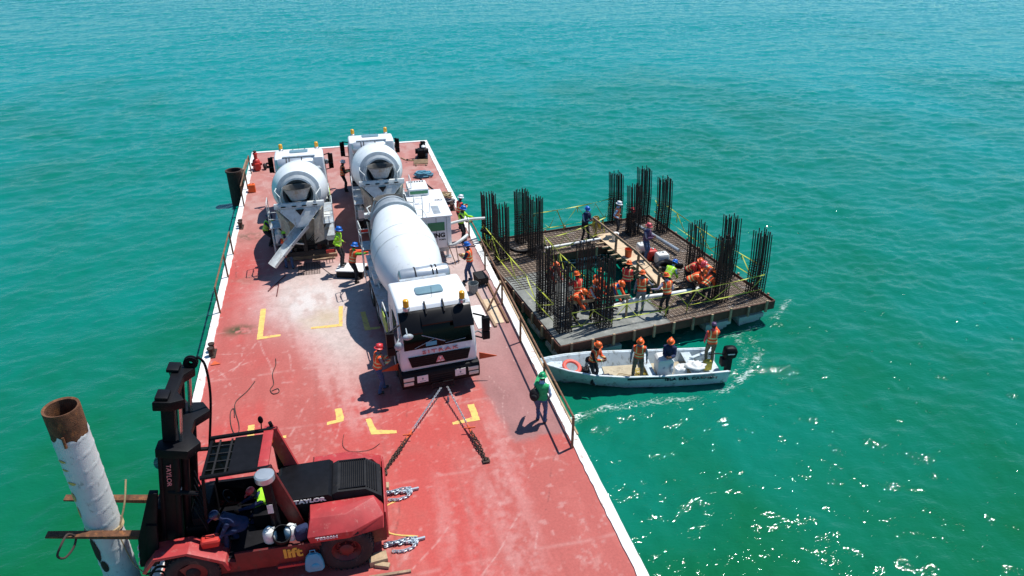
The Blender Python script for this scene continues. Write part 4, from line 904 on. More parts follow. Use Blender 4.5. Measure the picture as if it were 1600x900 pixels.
b = MB(); b.loft([[(x*s_, y*s_, z) for x, y in rect_round(-0.17,0.17,-0.11,0.11,0.07)] for z, s_ in ((0,0.8),(0.05,1.0),(0.25,1.05),(0.36,0.8),(0.40,0.4))]); b.tube([(-0.08,-0.08,0.36),(-0.1,-0.14,0.5),(0.08,-0.14,0.5),(0.08,-0.08,0.36)],0.012,5)
o = b.build('backpack', cloth('navy',None), None, bevel=0.0); place_local(o, 0.60, -1.02, 0.98); o.rotation_euler=(0.2,0,0.3); tag(o, 'dark blue backpack leaning against the red rear fender of the forklift', 'backpack')
b = MB(); b.loft([[(x*s_, y*s_, z) for x, y in rect_round(-0.20,0.20,-0.07,0.07,0.05)] for z, s_ in ((0,0.85),(0.06,1.06),(0.25,1.0),(0.42,0.80),(0.5,0.45))]); b.tube([(-0.06,0,0.49),(-0.05,0,0.6),(0.05,0,0.6),(0.06,0,0.49)],0.012,5)
b.ell((0.03,-0.06,0.16),(0.11,0.05,0.10)); o = b.build('bag','light_blue',None); place_local(o, 0.80, -1.36, 0.28); o.rotation_euler=(0,0,-0.05); tag(o,'bright blue bag hanging beside the yellow lettering on the forklift','bag')
b = MB(); b.loft([[(x*s_, y*s_, z) for x, y in rect_round(-0.2,0.2,-0.13,0.13,0.05)] for z, s_ in ((0,0.9),(0.14,1.0),(0.19,0.85))]); b.tube([(-0.1,0,0.18),(-0.08,0,0.26),(0.08,0,0.26),(0.1,0,0.18)],0.014,5)
o = b.build('toolbox','red_paint',None,bevel=0.01); place_local(o,-1.35,-0.98,1.12); o.rotation_euler=(0,0.1,0.1); tag(o,'bright red toolbox lying on the front fender of the forklift','toolbox')
# ------------------------------------------------------------------ people
def ik(a, c, l1, l2, pole):
    a = Vector(a); c = Vector(c); d = c-a; L_ = min(d.length, (l1+l2)*0.995); d.normalize(); c = a + d*L_
    x = (l1*l1 - l2*l2 + L_*L_)/(2*L_); h = math.sqrt(max(l1*l1 - x*x, 1e-6))
    p = Vector(pole); p = (p - d*p.dot(d)); p = p.normalized() if p.length > 1e-5 else Vector((0,-1,0))
    return a + d*x + p*h, c
HANDS = dict(down=((0.09,-0.06,-0.50),(0.10,-0.02,-0.50)), work=((-0.02,-0.40,-0.26),(-0.02,-0.44,-0.18)), reach=((-0.04,-0.52,-0.02),(0.05,-0.12,-0.46)),
 hip=((0.06,-0.08,-0.36),(0.06,-0.08,-0.36)), lowwork=((-0.06,-0.22,-0.50),(0.0,-0.26,-0.48)), hold=((-0.10,-0.30,-0.22),(-0.10,-0.32,-0.20)), push=((0.0,-0.50,-0.12),(0.0,-0.50,-0.16)), side=((0.30,-0.20,-0.28),(0.08,-0.02,-0.50)))
def hand(mb, w, d, palm_n, side, mi):
    """five separate bent fingers rooted in the palm; w wrist point, d pointing along the hand, palm_n palm normal"""
    d = d.normalized(); n = (palm_n - d*palm_n.dot(d)).normalized(); s = d.cross(n)*side
    for off, L_ in ((-0.030,0.058),(-0.010,0.072),(0.010,0.076),(0.030,0.068)):
        p0 = w + d*0.072 + s*off; p1 = p0 + d*L_*0.5 + n*0.006; p2 = p1 + (d*0.8+n*0.6)*L_*0.32; p3 = p2 + (d*0.35+n*0.9)*L_*0.26
        mb.tube([p0 - d*0.02, p1, p2, p3], [0.0095,0.009,0.0085,0.007], 6, mi)
    p0 = w + d*0.03 + s*0.030; mb.tube([p0, p0 + (s*0.8+d*0.6)*0.035 + n*0.008, p0 + (s*0.75+d*1.4)*0.045 + n*0.022], [0.012,0.011,0.008], 6, mi)
PC = [0]
def person(label, x, y, z, face, pose='down', lean=6, hip=0.0, stance=(0.0,0.0), shirt='navy', pants='jean', vest='orange', hat='orangehat', group='workers on the barge deck',
           turn=0, nod=8, seat=False, height=1.72, brim=True, band=True, spread=0.11, swap=False, pack=None):
    """body faces local -y; lean = forward bend of the trunk in degrees, hip = how far the hips are lowered"""
    k = height/1.75; T = thing('person', label, 'person', (x,y,z), R(face), group)
    hz = 0.93 - hip; pel = Vector((0, 0.04 + 0.0045*lean + (0.10 if hip > 0.2 and not seat else 0), hz)); La = R(lean)
    sp = Vector((0, -math.sin(La), math.cos(La))); fwd = Vector((0, -math.cos(La), -math.sin(La)))
    def on(t, a=0, f=0): return pel + sp*t + Vector((a,0,0)) + fwd*f
    mb = MB(); segs = []
    # trunk as one loft
    rings = []
    for t, rx, ry in ((-0.08,0.10,0.09),(-0.04,0.165,0.118),(0.05,0.168,0.12),(0.18,0.150,0.108),(0.32,0.170,0.120),(0.42,0.185,0.118),(0.49,0.165,0.095),(0.54,0.09,0.07),(0.60,0.055,0.058)):
        c = on(t); rings.append([c + Vector((rx*math.cos(a),0,0)) + fwd*ry*math.sin(a) for a in [2*PI*i/16 for i in range(16)]])
    mb.loft(rings); segs.append((on(0.05), on(0.50), 0.15, 0)); segs.append((on(-0.04), on(0.0), 0.15, 1))
    # head
    hl = La*0.55 + R(nod); hd = Matrix.Rotation(R(turn), 3, 'Z') @ Matrix.Rotation(hl, 3, 'X')
    hc = on(0.58) + hd @ Vector((0,-0.02,0.125))
    mb.cyl(on(0.5), hc, 0.055, 0.052, 10); mb.ell(hc, (0.076,0.096,0.118), 14, 10, rot=hd)
    def H(x_, y_, z_): return hc + hd @ Vector((x_,y_,z_))
    mb.ell(H(0,-0.045,-0.07),(0.048,0.045,0.045),8,6,rot=hd); mb.loft([[H(-0.012,-0.09,0.015),H(0.012,-0.09,0.015),H(0,-0.08,0.02)],[H(-0.02,-0.09,-0.03),H(0.02,-0.09,-0.03),H(0,-0.122,-0.027)]])
    for s in (-1,1): mb.ell(H(s*0.078,0.005,-0.005),(0.014,0.022,0.032),6,5,rot=hd)
    segs.append((on(0.57), hc, 0.06, 2))
    # legs
    feet = []
    for i, s in enumerate((-1,1)):
        h = pel + Vector((s*0.095,0,-0.02)); fy = stance[i]
        if seat: an = Vector((s*spread, -0.44, max(0.09, hz-0.44))); pole = Vector((0,-1,0.6))
        else: an = Vector((s*spread, fy, 0.09)); pole = Vector((s*0.15,-1,0.25))
        kn, an = ik(h, an, 0.43, 0.42, pole)
        mb.tube([h, h*0.5+kn*0.5, kn, kn*0.55+an*0.45, an], [0.098,0.084,0.066,0.062,0.052], 12); segs.append((h,kn,0.085,1)); segs.append((kn,an,0.06,1))
        toe = an + Vector((s*0.03,-0.15,-0.045)); mb.tube([an+Vector((0,0.05,-0.035)), an+Vector((0,-0.03,-0.03)), toe],[0.050,0.052,0.042],10)
        segs.append((an+Vector((0,0.04,-0.05)),toe,0.05,4)); feet.append(an)
    # arms
    pr_ = HANDS[pose]
    if swap: pr_ = (pr_[1], pr_[0])
    hands = []
    for i, s in enumerate((-1,1)):
        sh = on(0.455, s*0.185); hx, hy, hz_ = pr_[i]
        tgt = sh + Vector((s*hx, hy, hz_)) + Vector((0, -0.12*math.sin(La), 0))
        el_, wr = ik(sh, tgt, 0.285, 0.255, Vector((s*0.5, 0.9, -0.5)))
        mb.tube([on(0.44,s*0.12), sh, sh*0.5+el_*0.5, el_, el_*0.5+wr*0.5, wr],[0.06,0.066,0.056,0.047,0.042,0.033],10)
        segs.append((sh,el_,0.055,0)); segs.append((el_,wr,0.042,0)); d = (wr-el_).normalized(); pm = Vector((-s,0,0)) if abs(d.x) < 0.8 else Vector((0,-1,0))
        mb.tube([wr, wr+d*0.04, wr+d*0.085],[0.028,0.034,0.028],8); segs.append((wr+d*0.035,wr+d*0.13,0.03,3)); hands.append((wr,d,pm,s))
    # fuse into one surface
    me = bpy.data.meshes.new('tmp'); me.from_pydata([tuple(p) for p in mb.v], [], mb.f)
    o = bpy.data.objects.new('tmp', me); COL.objects.link(o)
    md = o.modifiers.new('r','REMESH'); md.mode = 'VOXEL'; md.voxel_size = 0.017; md.use_smooth_shade = True
    ms = o.modifiers.new('s','SMOOTH'); ms.factor = 0.5; ms.iterations = 3
    dg = bpy.context.evaluated_depsgraph_get(); dg.update(); body = bpy.data.meshes.new_from_object(o.evaluated_get(dg)); bpy.data.objects.remove(o, do_unlink=True)
    nv = len(body.vertices); V = np.empty(nv*3); body.vertices.foreach_get('co', V); V = V.reshape(-1,3)
    # every face takes the clothing of the nearest limb
    F = [tuple(p.vertices) for p in body.polygons]; FC = np.array([V[list(f)].mean(0) for f in F])
    best = np.full(len(F), 1e9); cls = np.zeros(len(F), int)
    for a, c, r, ki in segs:
        a = np.array(a); c = np.array(c); ab = c-a; t = np.clip(((FC-a)@ab)/max(ab@ab,1e-9),0,1); dd = np.linalg.norm(FC-a-t[:,None]*ab,axis=1)-r
        m_ = dd < best; best[m_] = dd[m_]; cls[m_] = ki
    # folds in the cloth
    rg = PC[0]*13.7; PC[0] += 1
    W_ = 0.006*np.sin(V[:,2]*47+V[:,0]*19+rg)*np.sin(V[:,0]*31+V[:,1]*23+rg*2)
    NM = np.empty(nv*3); body.vertices.foreach_get('normal', NM); NM = NM.reshape(-1,3); V2 = V + NM*W_[:,None]*(V[:,2:3] < hc.z-0.2)
    f2 = MB(); f2.v = [tuple(p) for p in V2]; f2.f = list(F); f2.m = list(map(int, cls)); 
    hb = (hd.inverted())
    for (wr,d,pm,s) in hands: hand(f2, wr, d, pm, s, 3)
    for s in (-1,1): f2.ell(H(s*0.030,-0.086,0.018),(0.014,0.010,0.008),8,6,mi=5,rot=hd)
    f2.ell(H(0,-0.092,-0.058),(0.026,0.008,0.007),8,5,mi=6,rot=hd)
    matl = [cloth(shirt,None), cloth(pants,None), M['skin'], M['skin'], M['boot'], M['hair'], M['lips']]
    bo = f2.build('body', matl, T, smooth=60, merge=False, normals=False); bo.scale = (k,k,k)
    bpy.data.meshes.remove(body)
    # hair under the helmet
    b = MB(); b.ell(H(0,0.012,0.012),(0.083,0.095,0.112),14,10,rot=hd); b.f = [f for f in b.f if (hb @ (sum((Vector(b.v[i]) for i in f), Vector())/len(f) - hc)).y > -0.005]; b.m = [0]*len(b.f)
    b.build('hair','hair',bo,smooth=60)
    # vest: shell of the trunk with pale bands
    if vest:
        aN = np.array(pel); s_ = np.array(sp); tt = (FC-aN)@s_
        NMv = V + NM*0.020; sel = [i for i in range(len(F)) if cls[i] == 0 and -0.02 < tt[i] < 0.535 and abs(FC[i][0]) < 0.205]
        used = {}; vs = []; fs = []; ms_ = []
        for i in sel:
            nf = []
            for v in F[i]:
                if v not in used: used[v] = len(vs); vs.append(tuple(NMv[v]))
                nf.append(used[v])
            fs.append(tuple(nf)); x_ = abs(FC[i][0]); t_ = tt[i]
            ms_.append(1 if band and ((0.10 < t_ < 0.145) or (0.235 < t_ < 0.275) or (0.085 < x_ < 0.115 and t_ > 0.26)) else 0)
        vb = MB(); vb.v = vs; vb.f = fs; vb.m = ms_; vb.build('vest', [cloth(vest,None), M['reflective']], bo, smooth=60, merge=False, normals=False)
    # helmet
    if hat:
        b = MB(); 
        if brim: prof = [(0.150,0.045),(0.156,0.038),(0.118,0.060),(0.118,0.085),(0.110,0.125),(0.088,0.158),(0.050,0.178),(0.001,0.185)]
        else: prof = [(0.104,0.03),(0.106,0.06),(0.102,0.10),(0.080,0.132),(0.045,0.146),(0.001,0.15)]
        b.lathe(prof, (0,0,0), (0,0,1), 24, sx=0.88)
        if not brim: b.loft([[(-0.07,-0.08,0.05),(0.07,-0.08,0.05),(0.05,-0.19,0.035),(-0.05,-0.19,0.035)],[(-0.07,-0.08,0.062),(0.07,-0.08,0.062),(0.05,-0.19,0.045),(-0.05,-0.19,0.045)]])
        else: b.bar((0,-0.11,0.14),(0,0.11,0.14),0.025,0.07)
        b.v = [tuple(hc + hd @ Vector((p[0], p[1]*1.08+0.004, p[2]-0.005))) for p in b.v]
        b.build('helmet' if brim else 'cap', hatmat(hat), bo, smooth=50)
    if pack:
        b = MB(); c = on(0.20,0.19,-0.15)
        b.ell(c,(0.15,0.10,0.21),14,9,rot=Matrix.Rotation(La,3,'X')); b.ell(c - fwd*0.08 - sp*0.05,(0.10,0.05,0.11),12,7)
        for s in (-1,1): b.tube([on(0.32,0.19+s*0.06,-0.13), on(0.50,0.15,0.0), on(0.40,0.13,0.14), on(0.2,0.16,0.12), on(0.1,0.19+s*0.06,-0.10)],0.018,6)
        b.build('backpack', cloth(pack,None), bo, smooth=50)
    return T
GB = 'workers on the barge deck'; GP = 'workers on the formwork platform'; GT = 'men standing in the launch'
person('worker in white helmet and orange vest with folded arms beside the far mixer truck', 0.14,37.6,0, 95,'hold',4,shirt='dark',pants='dark',vest='orange',hat='white')
person('worker in lime jacket and blue helmet standing on the steel box between the trucks', -0.38,27.55,0.36, 70,'hip',6,shirt='lime',pants='dark',vest='lime',hat='blue')
person('worker in blue helmet, orange vest and green sleeves reaching into the near mixer truck', 0.12,26.6,0, 118,'push',14,shirt='greensleeve',pants='dark',vest='orange',hat='blue',stance=(0.1,-0.12))
person('worker in jeans with an orange vest standing under the long chute of the left truck', -2.55,28.55,0, -160,'work',8,shirt='navy',pants='jean',vest='orange',hat='lime',stance=(0.1,-0.1))
person('worker in dark clothes and lime vest beside the rear wheels of the left mixer truck', -3.45,31.2,0, 70,'work',22,hip=0.15,shirt='navy',pants='dark',vest='lime',hat='navy')
person('worker with red and white helmet beside the front wheel of the near mixer truck', 0.48,18.76,0, 105,'hold',8,shirt='grey',pants='jean',vest='orange',hat='redhat',stance=(0.12,-0.12))
person('worker in green helmet and vest with a dark backpack at the right rail', 4.92,16.05,0, 155,'reach',7,shirt='lightblue',pants='jean',vest='green',hat='greenhat',stance=(0.0,-0.12),band=False,swap=True,pack='black')
person('worker in white helmet by the rail behind the concrete pump', 5.25,30.9,0, 110,'hold',8,shirt='navy',pants='dark',vest='red',hat='white')
person('worker in blue helmet and lime vest at the delivery pipe by the rail', 5.1,29.55,0, 60,'work',10,shirt='dark',pants='dark',vest='lime',hat='blue')
person('worker in blue helmet and navy clothes with orange vest beside the bent pump outlet pipe', 4.6,25.55,0, -120,'hold',5,shirt='navy',pants='jean',vest='orange',hat='blue',stance=(0.08,-0.08))
p_ = FL.matrix_basis @ Vector((-0.25,0.0,0.0))
person('forklift driver in navy clothes and bright green vest bending forward in the cab', p_.x,p_.y,0.62, -90+0,'work',55,hip=0.38,seat=True,shirt='navy',pants='navy',vest='lime',hat='redhat',group='men on the forklift',brim=False,band=False)
p_ = FL.matrix_basis @ Vector((-1.02,-0.72,0.0))
person('mechanic in navy overalls and cap crouching at the front fender of the forklift', p_.x,p_.y,0.76, -75,'lowwork',50,hip=0.42,shirt='navy',pants='navy',vest=None,hat='navy',group='men on the forklift',brim=False,stance=(0.15,-0.1))
PZ = -0.55; K = 1.041
def pp(label, x, y, *a, **k):
    k.setdefault('group', GP); return person(label, x*K, y*K, PZ + 0.07, *a, **k)
pp('worker in blue helmet and pale blue shirt walking on the far side of the platform', 10.52,28.12, 25,'hold',8,shirt='lightblue',pants='dark',vest='navy',hat='blue',band=False,stance=(0.1,-0.14))
person('worker in wide white hat and orange vest at the far end of the plank walkway', 12.08*K,28.2*K,PZ+0.13, 60,'hip',4,shirt='lightblue',pants='dark',vest='orange',hat='white',group=GP)
person('worker in red helmet and lilac shirt on the plank walkway by the orange bucket', 12.35*K,25.5*K,PZ+0.13, 40,'hold',4,shirt='lilac',pants='jean',vest='purple',hat='pinkred',group=GP,band=False)
pp('worker in dark clothes and red vest, leftmost of the trio at the placing hose', 10.15,22.35, 140,'lowwork',14,shirt='dark',pants='dark',vest='red',hat='orangehat')
pp('worker in grey shirt and trousers, middle of the trio at the placing hose', 10.35,21.45, 165,'side',10,shirt='grey',pants='grey',vest='orange',hat='orangehat',swap=False)
pp('worker with an arm out, rightmost of the trio at the placing hose', 11.15,21.05, 190,'side',12,shirt='lilac',pants='dark',vest='orange',hat='orangehat',swap=True,stance=(0.1,-0.1))
pp('worker in blue helmet and lime vest bending by the end of the plank walkway', 12.0,22.5, 120,'lowwork',48,hip=0.1,shirt='lightblue',pants='dark',vest='lime',hat='blue')
pp('worker in orange helmet bent double over the wet concrete left of the hose trio', 9.4,21.75, 35,'lowwork',58,hip=0.05,shirt='blue',pants='dark',vest='orange',hat='orangehat')
pp('worker in deep red vest standing among the left rebar columns', 8.0,21.95, 200,'work',10,shirt='red',pants='dark',vest='red',hat='orangehat')
pp('worker in orange vest standing nearest the front rebar columns with a shovel', 8.42,21.35, 30,'work',16,shirt='lightgrey',pants='dark',vest='orange',hat='orangehat')
pp('worker in orange helmet half hidden behind another at the inner edge of the wet concrete', 8.85,22.05, 120,'lowwork',20,shirt='orange',pants='dark',vest='orange',hat='orangehat')
pp('worker in bright red vest bending over the slab on the left side of the platform', 7.55,23.6, 20,'lowwork',45,hip=0.05,shirt='navy',pants='navy',vest='red',hat='orangehat')
pp('worker in orange vest bending between the two front left rebar columns', 7.75,21.35, 60,'lowwork',52,hip=0.08,shirt='orange',pants='dark',vest='orange',hat='orangehat')
pp('worker bending down, leftmost of the huddle by the right rebar columns', 12.75,21.85, 60,'lowwork',55,hip=0.1,shirt='orange',pants='dark',vest='orange',hat='orangehat')
pp('worker bending down, nearest the platform edge in the huddle by the right rebar columns', 13.15,21.6, 120,'lowwork',58,hip=0.15,shirt='orange',pants='dark',vest='orange',hat='orangehat')
pp('worker bending down at the back of the huddle by the right rebar columns', 13.0,22.55, 40,'lowwork',48,hip=0.05,shirt='red',pants='dark',vest='red',hat='orangehat')
pp('worker with pale sleeves bending down, rightmost of the huddle by the right rebar columns', 13.5,22.3, -70,'lowwork',52,hip=0.05,shirt='lightgrey',pants='jean',vest='orange',hat='pinkred')
pp('worker in black clothes and red helmet sitting between the far right rebar columns', 13.0,28.75, -10,'hold',25,hip=0.45,seat=True,shirt='black',pants='black',vest=None,hat='redhat')
BZ = SEA + 0.22
person('man in orange helmet and orange vest standing in the bow part of the white launch', 7.80,19.25,BZ, 35,'hold',14,shirt='dark',pants='dark',vest='orange',hat='orangehat',group=GT)
person('man in orange helmet and camouflage trousers standing in the middle of the white launch', 9.35,19.06,BZ, -25,'down',9,shirt='grey',pants='camo',vest='orange',hat='orangehat',group=GT,spread=0.16)
person('man in navy shirt and orange helmet sitting against the console of the white launch', 10.45,18.95,BZ+0.08, -30,'hold',12,hip=0.16,shirt='navy',pants='lightgrey',vest='navy',hat='orangehat',group=GT,band=False)
person('helmsman in a dark cap and orange vest standing at the outboard motor', 12.2,19.2,BZ+0.12, 165,'reach',4,shirt='pinkred',pants='camo',vest='orange',hat='purple',group=GT,brim=False)
# ------------------------------------------------------------------ hollow square formwork platform on piles
TH = R(7); PW, PB, PA = 9.78, 9.8, 0.26
PL = thing('formwork_platform', 'square concrete formwork platform with an open middle and brown edge boards', 'platform', (6.72, 20.62, PZ), TH)
def pw(a, b_, z=0.0):
    c, s = math.cos(TH), math.sin(TH); return Vector((6.72 + a*c - b_*s, 20.62 + a*s + b_*c, PZ + z))
HA0, HA1, HB0, HB1 = 2.9, 6.9, 2.2, 7.2
b = MB(); b.prism([(PA+0.05,0.05),(PW-0.05,0.05),(PW-0.05,HB0),(PA+0.05,HB0)], 'z', -0.28, -0.02); b.prism([(PA+0.05,HB1),(PW-0.05,HB1),(PW-0.05,PB-0.05),(PA+0.05,PB-0.05)], 'z', -0.28, -0.02)
b.box(PA+0.05,HA0,HB0,HB1,-0.28,-0.02); b.box(HA1,PW-0.05,HB0,HB1,-0.28,-0.02)
b.build('slab','form_floor',PL)
# freshly poured, still wet concrete on the left and near left
b = MB(); gridn = 60; vs = []; poly = []
X, Y = np.meshgrid(np.linspace(PA+0.07,6.2,80), np.linspace(0.07,6.9,90), indexing='ij')
Hh = 0.035 + 0.03*(fbm(X*2.5,Y*2.5,5)-0.5) - 0.12*sstep(4.2,6.0,X+0.6*(fbm(X,Y,9)-0.5)) - 0.12*sstep(5.3,6.8,Y)
ins = ~((X > HA0-0.03) & (Y > HB0-0.03))
idx = np.arange(X.size).reshape(X.shape); P3 = np.stack([X,Y,Hh],-1).reshape(-1,3)
for i in range(79):
    for j in range(89):
        if ins[i,j] and ins[i+1,j] and ins[i+1,j+1] and ins[i,j+1]: poly.append((idx[i,j],idx[i+1,j],idx[i+1,j+1],idx[i,j+1]))
b.add([tuple(p) for p in P3], poly); o = b.build('wet_concrete','wet_concrete',PL,smooth=60)
# rebar mats
def rmat(a0,a1,b0,b1,z=0.03,st=0.19):
    b = MB(); n = int((a1-a0)/st); k = int((b1-b0)/st)
    for i in range(n+1): x = a0 + (a1-a0)*i/n; b.bar((x,b0,z),(x,b1,z),0.018,0.018)
    for i in range(k+1): y = b0 + (b1-b0)*i/k; b.bar((a0,y,z+0.021),(a1,y,z+0.021),0.018,0.018)
    return b.build('rebar_mat','rebar_mat',PL,smooth=0)
rmat(5.0,PW-0.12,0.15,HB0-0.08); rmat(HA1+0.08,PW-0.12,HB0-0.05,HB1); rmat(PA+0.15,PW-0.12,HB1+0.02,PB-0.12); rmat(PA+0.15,HA0-0.1,4.6,HB1)
# edge boards and battens
def board(p, q, n, out):
    """vertical board from p to q with n battens; out = outward normal"""
    b = MB(); p = Vector((*p,0)); q = Vector((*q,0)); o_ = Vector((*out,0)); u = (q-p).normalized()
    b.bar(p + o_*0.02 + Vector((0,0,-0.11)), q + o_*0.02 + Vector((0,0,-0.11)), 0.04, 0.36); bd = b.build('edge_board','form_brown',PL)
    for i in range(n):
        c = p + (q-p)*((i+0.5)/n); c2 = MB(); c2.bar(c + o_*0.075 + Vector((0,0,-0.38+0.05*math.sin(i*7))), c + o_*0.075 + Vector((0,0,0.13+0.05*math.sin(i*3.3))), 0.085, 0.07, up=o_); c2.build('batten','wood' if i % 3 else 'old_wood',bd)
board((PA,0),(PW,0),11,(0,-1)); board((PA,0),(PA,PB),10,(-1,0)); board((PW,0),(PW,PB),10,(1,0)); board((PA,PB),(PW,PB),9,(0,1))
board((HA0,HB0),(HA1,HB0),4,(0,1)); board((HA0,HB1),(HA1,HB1),4,(0,-1)); board((HA0,HB0),(HA0,HB1),4,(1,0)); board((HA1,HB0),(HA1,HB1),4,(-1,0))
# timber bearers under the slab, stepped blocks and piles
b = MB()
for y in (0.5,1.8,7.6,9.2): b.box(PA+0.1,PW-0.1,y-0.1,y+0.1,-0.52,-0.30)
b.build('bearer','dark_rust',PL)
for a_, b_ in ((8.9,0.75),(7.3,0.75),(2.3,0.7),(0.9,0.8),(0.9,8.9),(2.5,8.9),(7.6,8.9),(9.1,8.9),(9.1,2.6),(0.9,2.6)):
    b = MB()
    for i, (w, z0, z1) in enumerate(((0.60,-0.72,-0.53),(0.50,-0.90,-0.725),(0.42,-1.08,-0.905))): b.box(a_-w,a_+w,b_-w,b_+w,z0,z1)
    sp_ = b.build('support_block','pale_block',PL,bevel=0.02)
    b = MB(); b.cyl((a_,b_,-2.6),(a_,b_,-1.05),0.34,n=18); b.build('pile','dark_rust',sp_)
# ---- rebar columns
def rebar_column(a_, b_, h=2.7, lean=(0,0), tw=0):
    T = thing('rebar_column', 'x', 'rebar column', pw(a_,b_,0), TH + tw, 'tall rebar column cages standing on the platform')
    S_ = 0.25; pts = []
    for i in range(5):
        t = -S_ + 2*S_*i/4; pts += [(t,-S_),(t,S_)]
        if 0 < i < 4: pts += [(-S_,t),(S_,t)]
    pts += [(0.08,0.0),(-0.08,0.02)]
    src = {}
    for j, (x, y) in enumerate(pts):
        hh = h + 0.07*math.sin(j*2.3 + a_*5 + b_); kx = 0.012*math.sin(j*1.7+b_); ky = 0.012*math.cos(j*2.9+a_)
        b = MB(); b.tube([(x,y,0.0),(x+kx*0.3,y+ky*0.3,h*0.5),(x+lean[0]+kx,y+lean[1]+ky,hh)],0.021,6); b.build('vertical_bar','rebar',T)
    n = 13; st_ = None
    for i in range(n):
        z = 0.08 + 0.115*i
        if st_ is None:
            b = MB(); w = S_+0.026; b.tube([(-w,-w,0),(w,-w,0),(w,w,0),(-w,w,0)],0.010,5,closed=True); b.tube([(0,-w,0.012),(w,0,0.012),(0,w,0.012),(-w,0,0.012)],0.009,5,closed=True); st_ = b.build('stirrup','rebar',T); s2 = st_
        else: s2 = st_.copy(); COL.objects.link(s2); s2.parent = T
        s2.location = (lean[0]*z/h*0.7, lean[1]*z/h*0.7, z); s2.rotation_euler = (0.02*math.sin(i*3),0.02*math.cos(i*5),0.01*math.sin(i))
    return T
LC = [(0.72,8.95,2.75,'rebar column at the far left corner beside the delivery pipe'),
 (0.85,7.6,2.65,'rebar column in the far left cluster, nearest the barge rail and to the front'),
 (2.42,9.15,2.6,'rebar column in the far left cluster, at the back right'),
 (2.40,7.45,2.85,'rebar column in the far left cluster, at the front right beside the black hose'),
 (0.72,2.45,2.85,'rebar column in the near left cluster, farthest left behind the corner'),
 (0.85,1.05,2.75,'rebar column standing closest to the near left corner above the launch bow'),
 (2.45,2.55,2.7,'rebar column in the near left cluster, at the back beside the open middle'),
 (2.42,0.82,2.85,'rebar column in the near left cluster, front right, casting its shadow over wet concrete'),
 (7.75,9.75,2.6,'rebar column behind the man in the white hat at the far edge'),
 (7.85,8.1,2.5,'rebar column in front of the seated man in black'),
 (9.1,9.35,2.8,'tallest rebar column at the far corner of the platform'),
 (9.35,7.85,2.75,'rebar column at the right edge beside the steel pipe'),
 (7.65,2.65,2.75,'rebar column with a red hose coil at the right of the open middle'),
 (9.35,2.65,2.75,'rebar column in the near right cluster, at the back by the outer edge'),
 (7.75,0.95,2.8,'rebar column in the near right cluster, front left beside the huddle'),
 (9.45,0.85,2.8,'rebar column at the near right corner, the rightmost of all')]
for i, (a_, b_, h, lab) in enumerate(LC):
    T = rebar_column(a_, b_, h, (-0.10 if a_ > 5 else -0.03, 0.0)); T['label'] = lab
# ---- caution tape
def ribbon(b, p, q, w=0.045, sag=0.05, tw=0.0, n=6):
    p = Vector(p); q = Vector(q); d = (q-p).normalized(); sd_ = Vector((0,0,1)) if abs(d.z) < 0.9 else Vector((1,0,0))
    r0 = []; 
    for i in range(n+1):
        t = i/n; c = p + (q-p)*t - Vector((0,0,sag*4*t*(1-t))); a_ = tw*t; side_ = d.cross(sd_).normalized(); u = sd_*math.cos(a_) + side_*math.sin(a_)
        th_ = side_*math.cos(a_) - sd_*math.sin(a_)
        r0.append([c - u*w/2 - th_*0.002, c + u*w/2 - th_*0.002, c + u*w/2 + th_*0.002, c - u*w/2 + th_*0.002])
    b.loft(r0)
def tape(p, q, label, seed, hi=0.95, lo=0.4, nz=10):
    rd = random.Random(seed); b = MB(); P0, Q0 = pw(*p), pw(*q)
    up = Vector((0,0,1)); ribbon(b, P0+up*hi, Q0+up*(hi+0.05), 0.045, 0.10, 9, 14); ribbon(b, P0+up*lo, Q0+up*(lo-0.03), 0.04, 0.08, 7, 14)
    prev = P0 + up*hi; k = 0; t = 0
    while t < 0.98:
        t = min(1, t + (0.5+rd.random())/nz); c = P0 + (Q0-P0)*t + up*((lo if k % 2 == 0 else hi) - 0.08)
        ribbon(b, prev, c, 0.045, 0.03, rd.random()*3, 4); prev = c; k += 1
        if rd.random() < 0.25: ribbon(b, c, c - up*(0.25+0.25*rd.random()) + Vector((0.08*rd.random(),0.05,0)), 0.05, 0.0, 1.5, 3)
    o = b.build('caution_tape', 'tape', None, smooth=0); tag(o, label, 'caution tape', 'yellow caution tape strung round the platform'); return o
tape((0.95,0.55,0),(9.5,0.5,0),'yellow caution tape zigzagging along the near edge of the platform',1,1.0,0.42,13)
tape((0.42,1.0,0),(0.42,9.0,0),'yellow caution tape zigzagging along the left edge facing the barge',2,1.25,0.55,8)
tape((9.75,0.9,0),(9.75,9.3,0),'yellow caution tape zigzagging along the right outer edge over the water',3,1.15,0.5,11)
tape((2.5,9.6,0),(7.6,9.9,0),'yellow caution tape zigzagging along the far edge of the platform',4,1.2,0.35,9)
tape((2.75,2.6,0),(2.75,7.4,0),'yellow caution tape hanging along the left side of the open middle',5,1.0,0.2,11)
tape((2.85,7.15,0),(6.4,8.3,0),'yellow caution tape hanging along the far side of the open middle',6,0.95,0.3,7)
b = MB(); rd = random.Random(4)
for i in range(26):
    a = rd.random()*6.28; r = 0.12+0.2*rd.random(); c = pw(6.0,8.45,0.95); ribbon(b, c + Vector((0.1*math.cos(a),0.1*math.sin(a),0.1)), c + Vector((r*math.cos(a),r*math.sin(a),-0.35-0.45*rd.random())), 0.05, 0.02, 2, 4)
tag(b.build('tape_bundle','yellow_rope',None,smooth=0),'tangled bundle of yellow tape hung on the far end of the walkway rail','tape bundle')
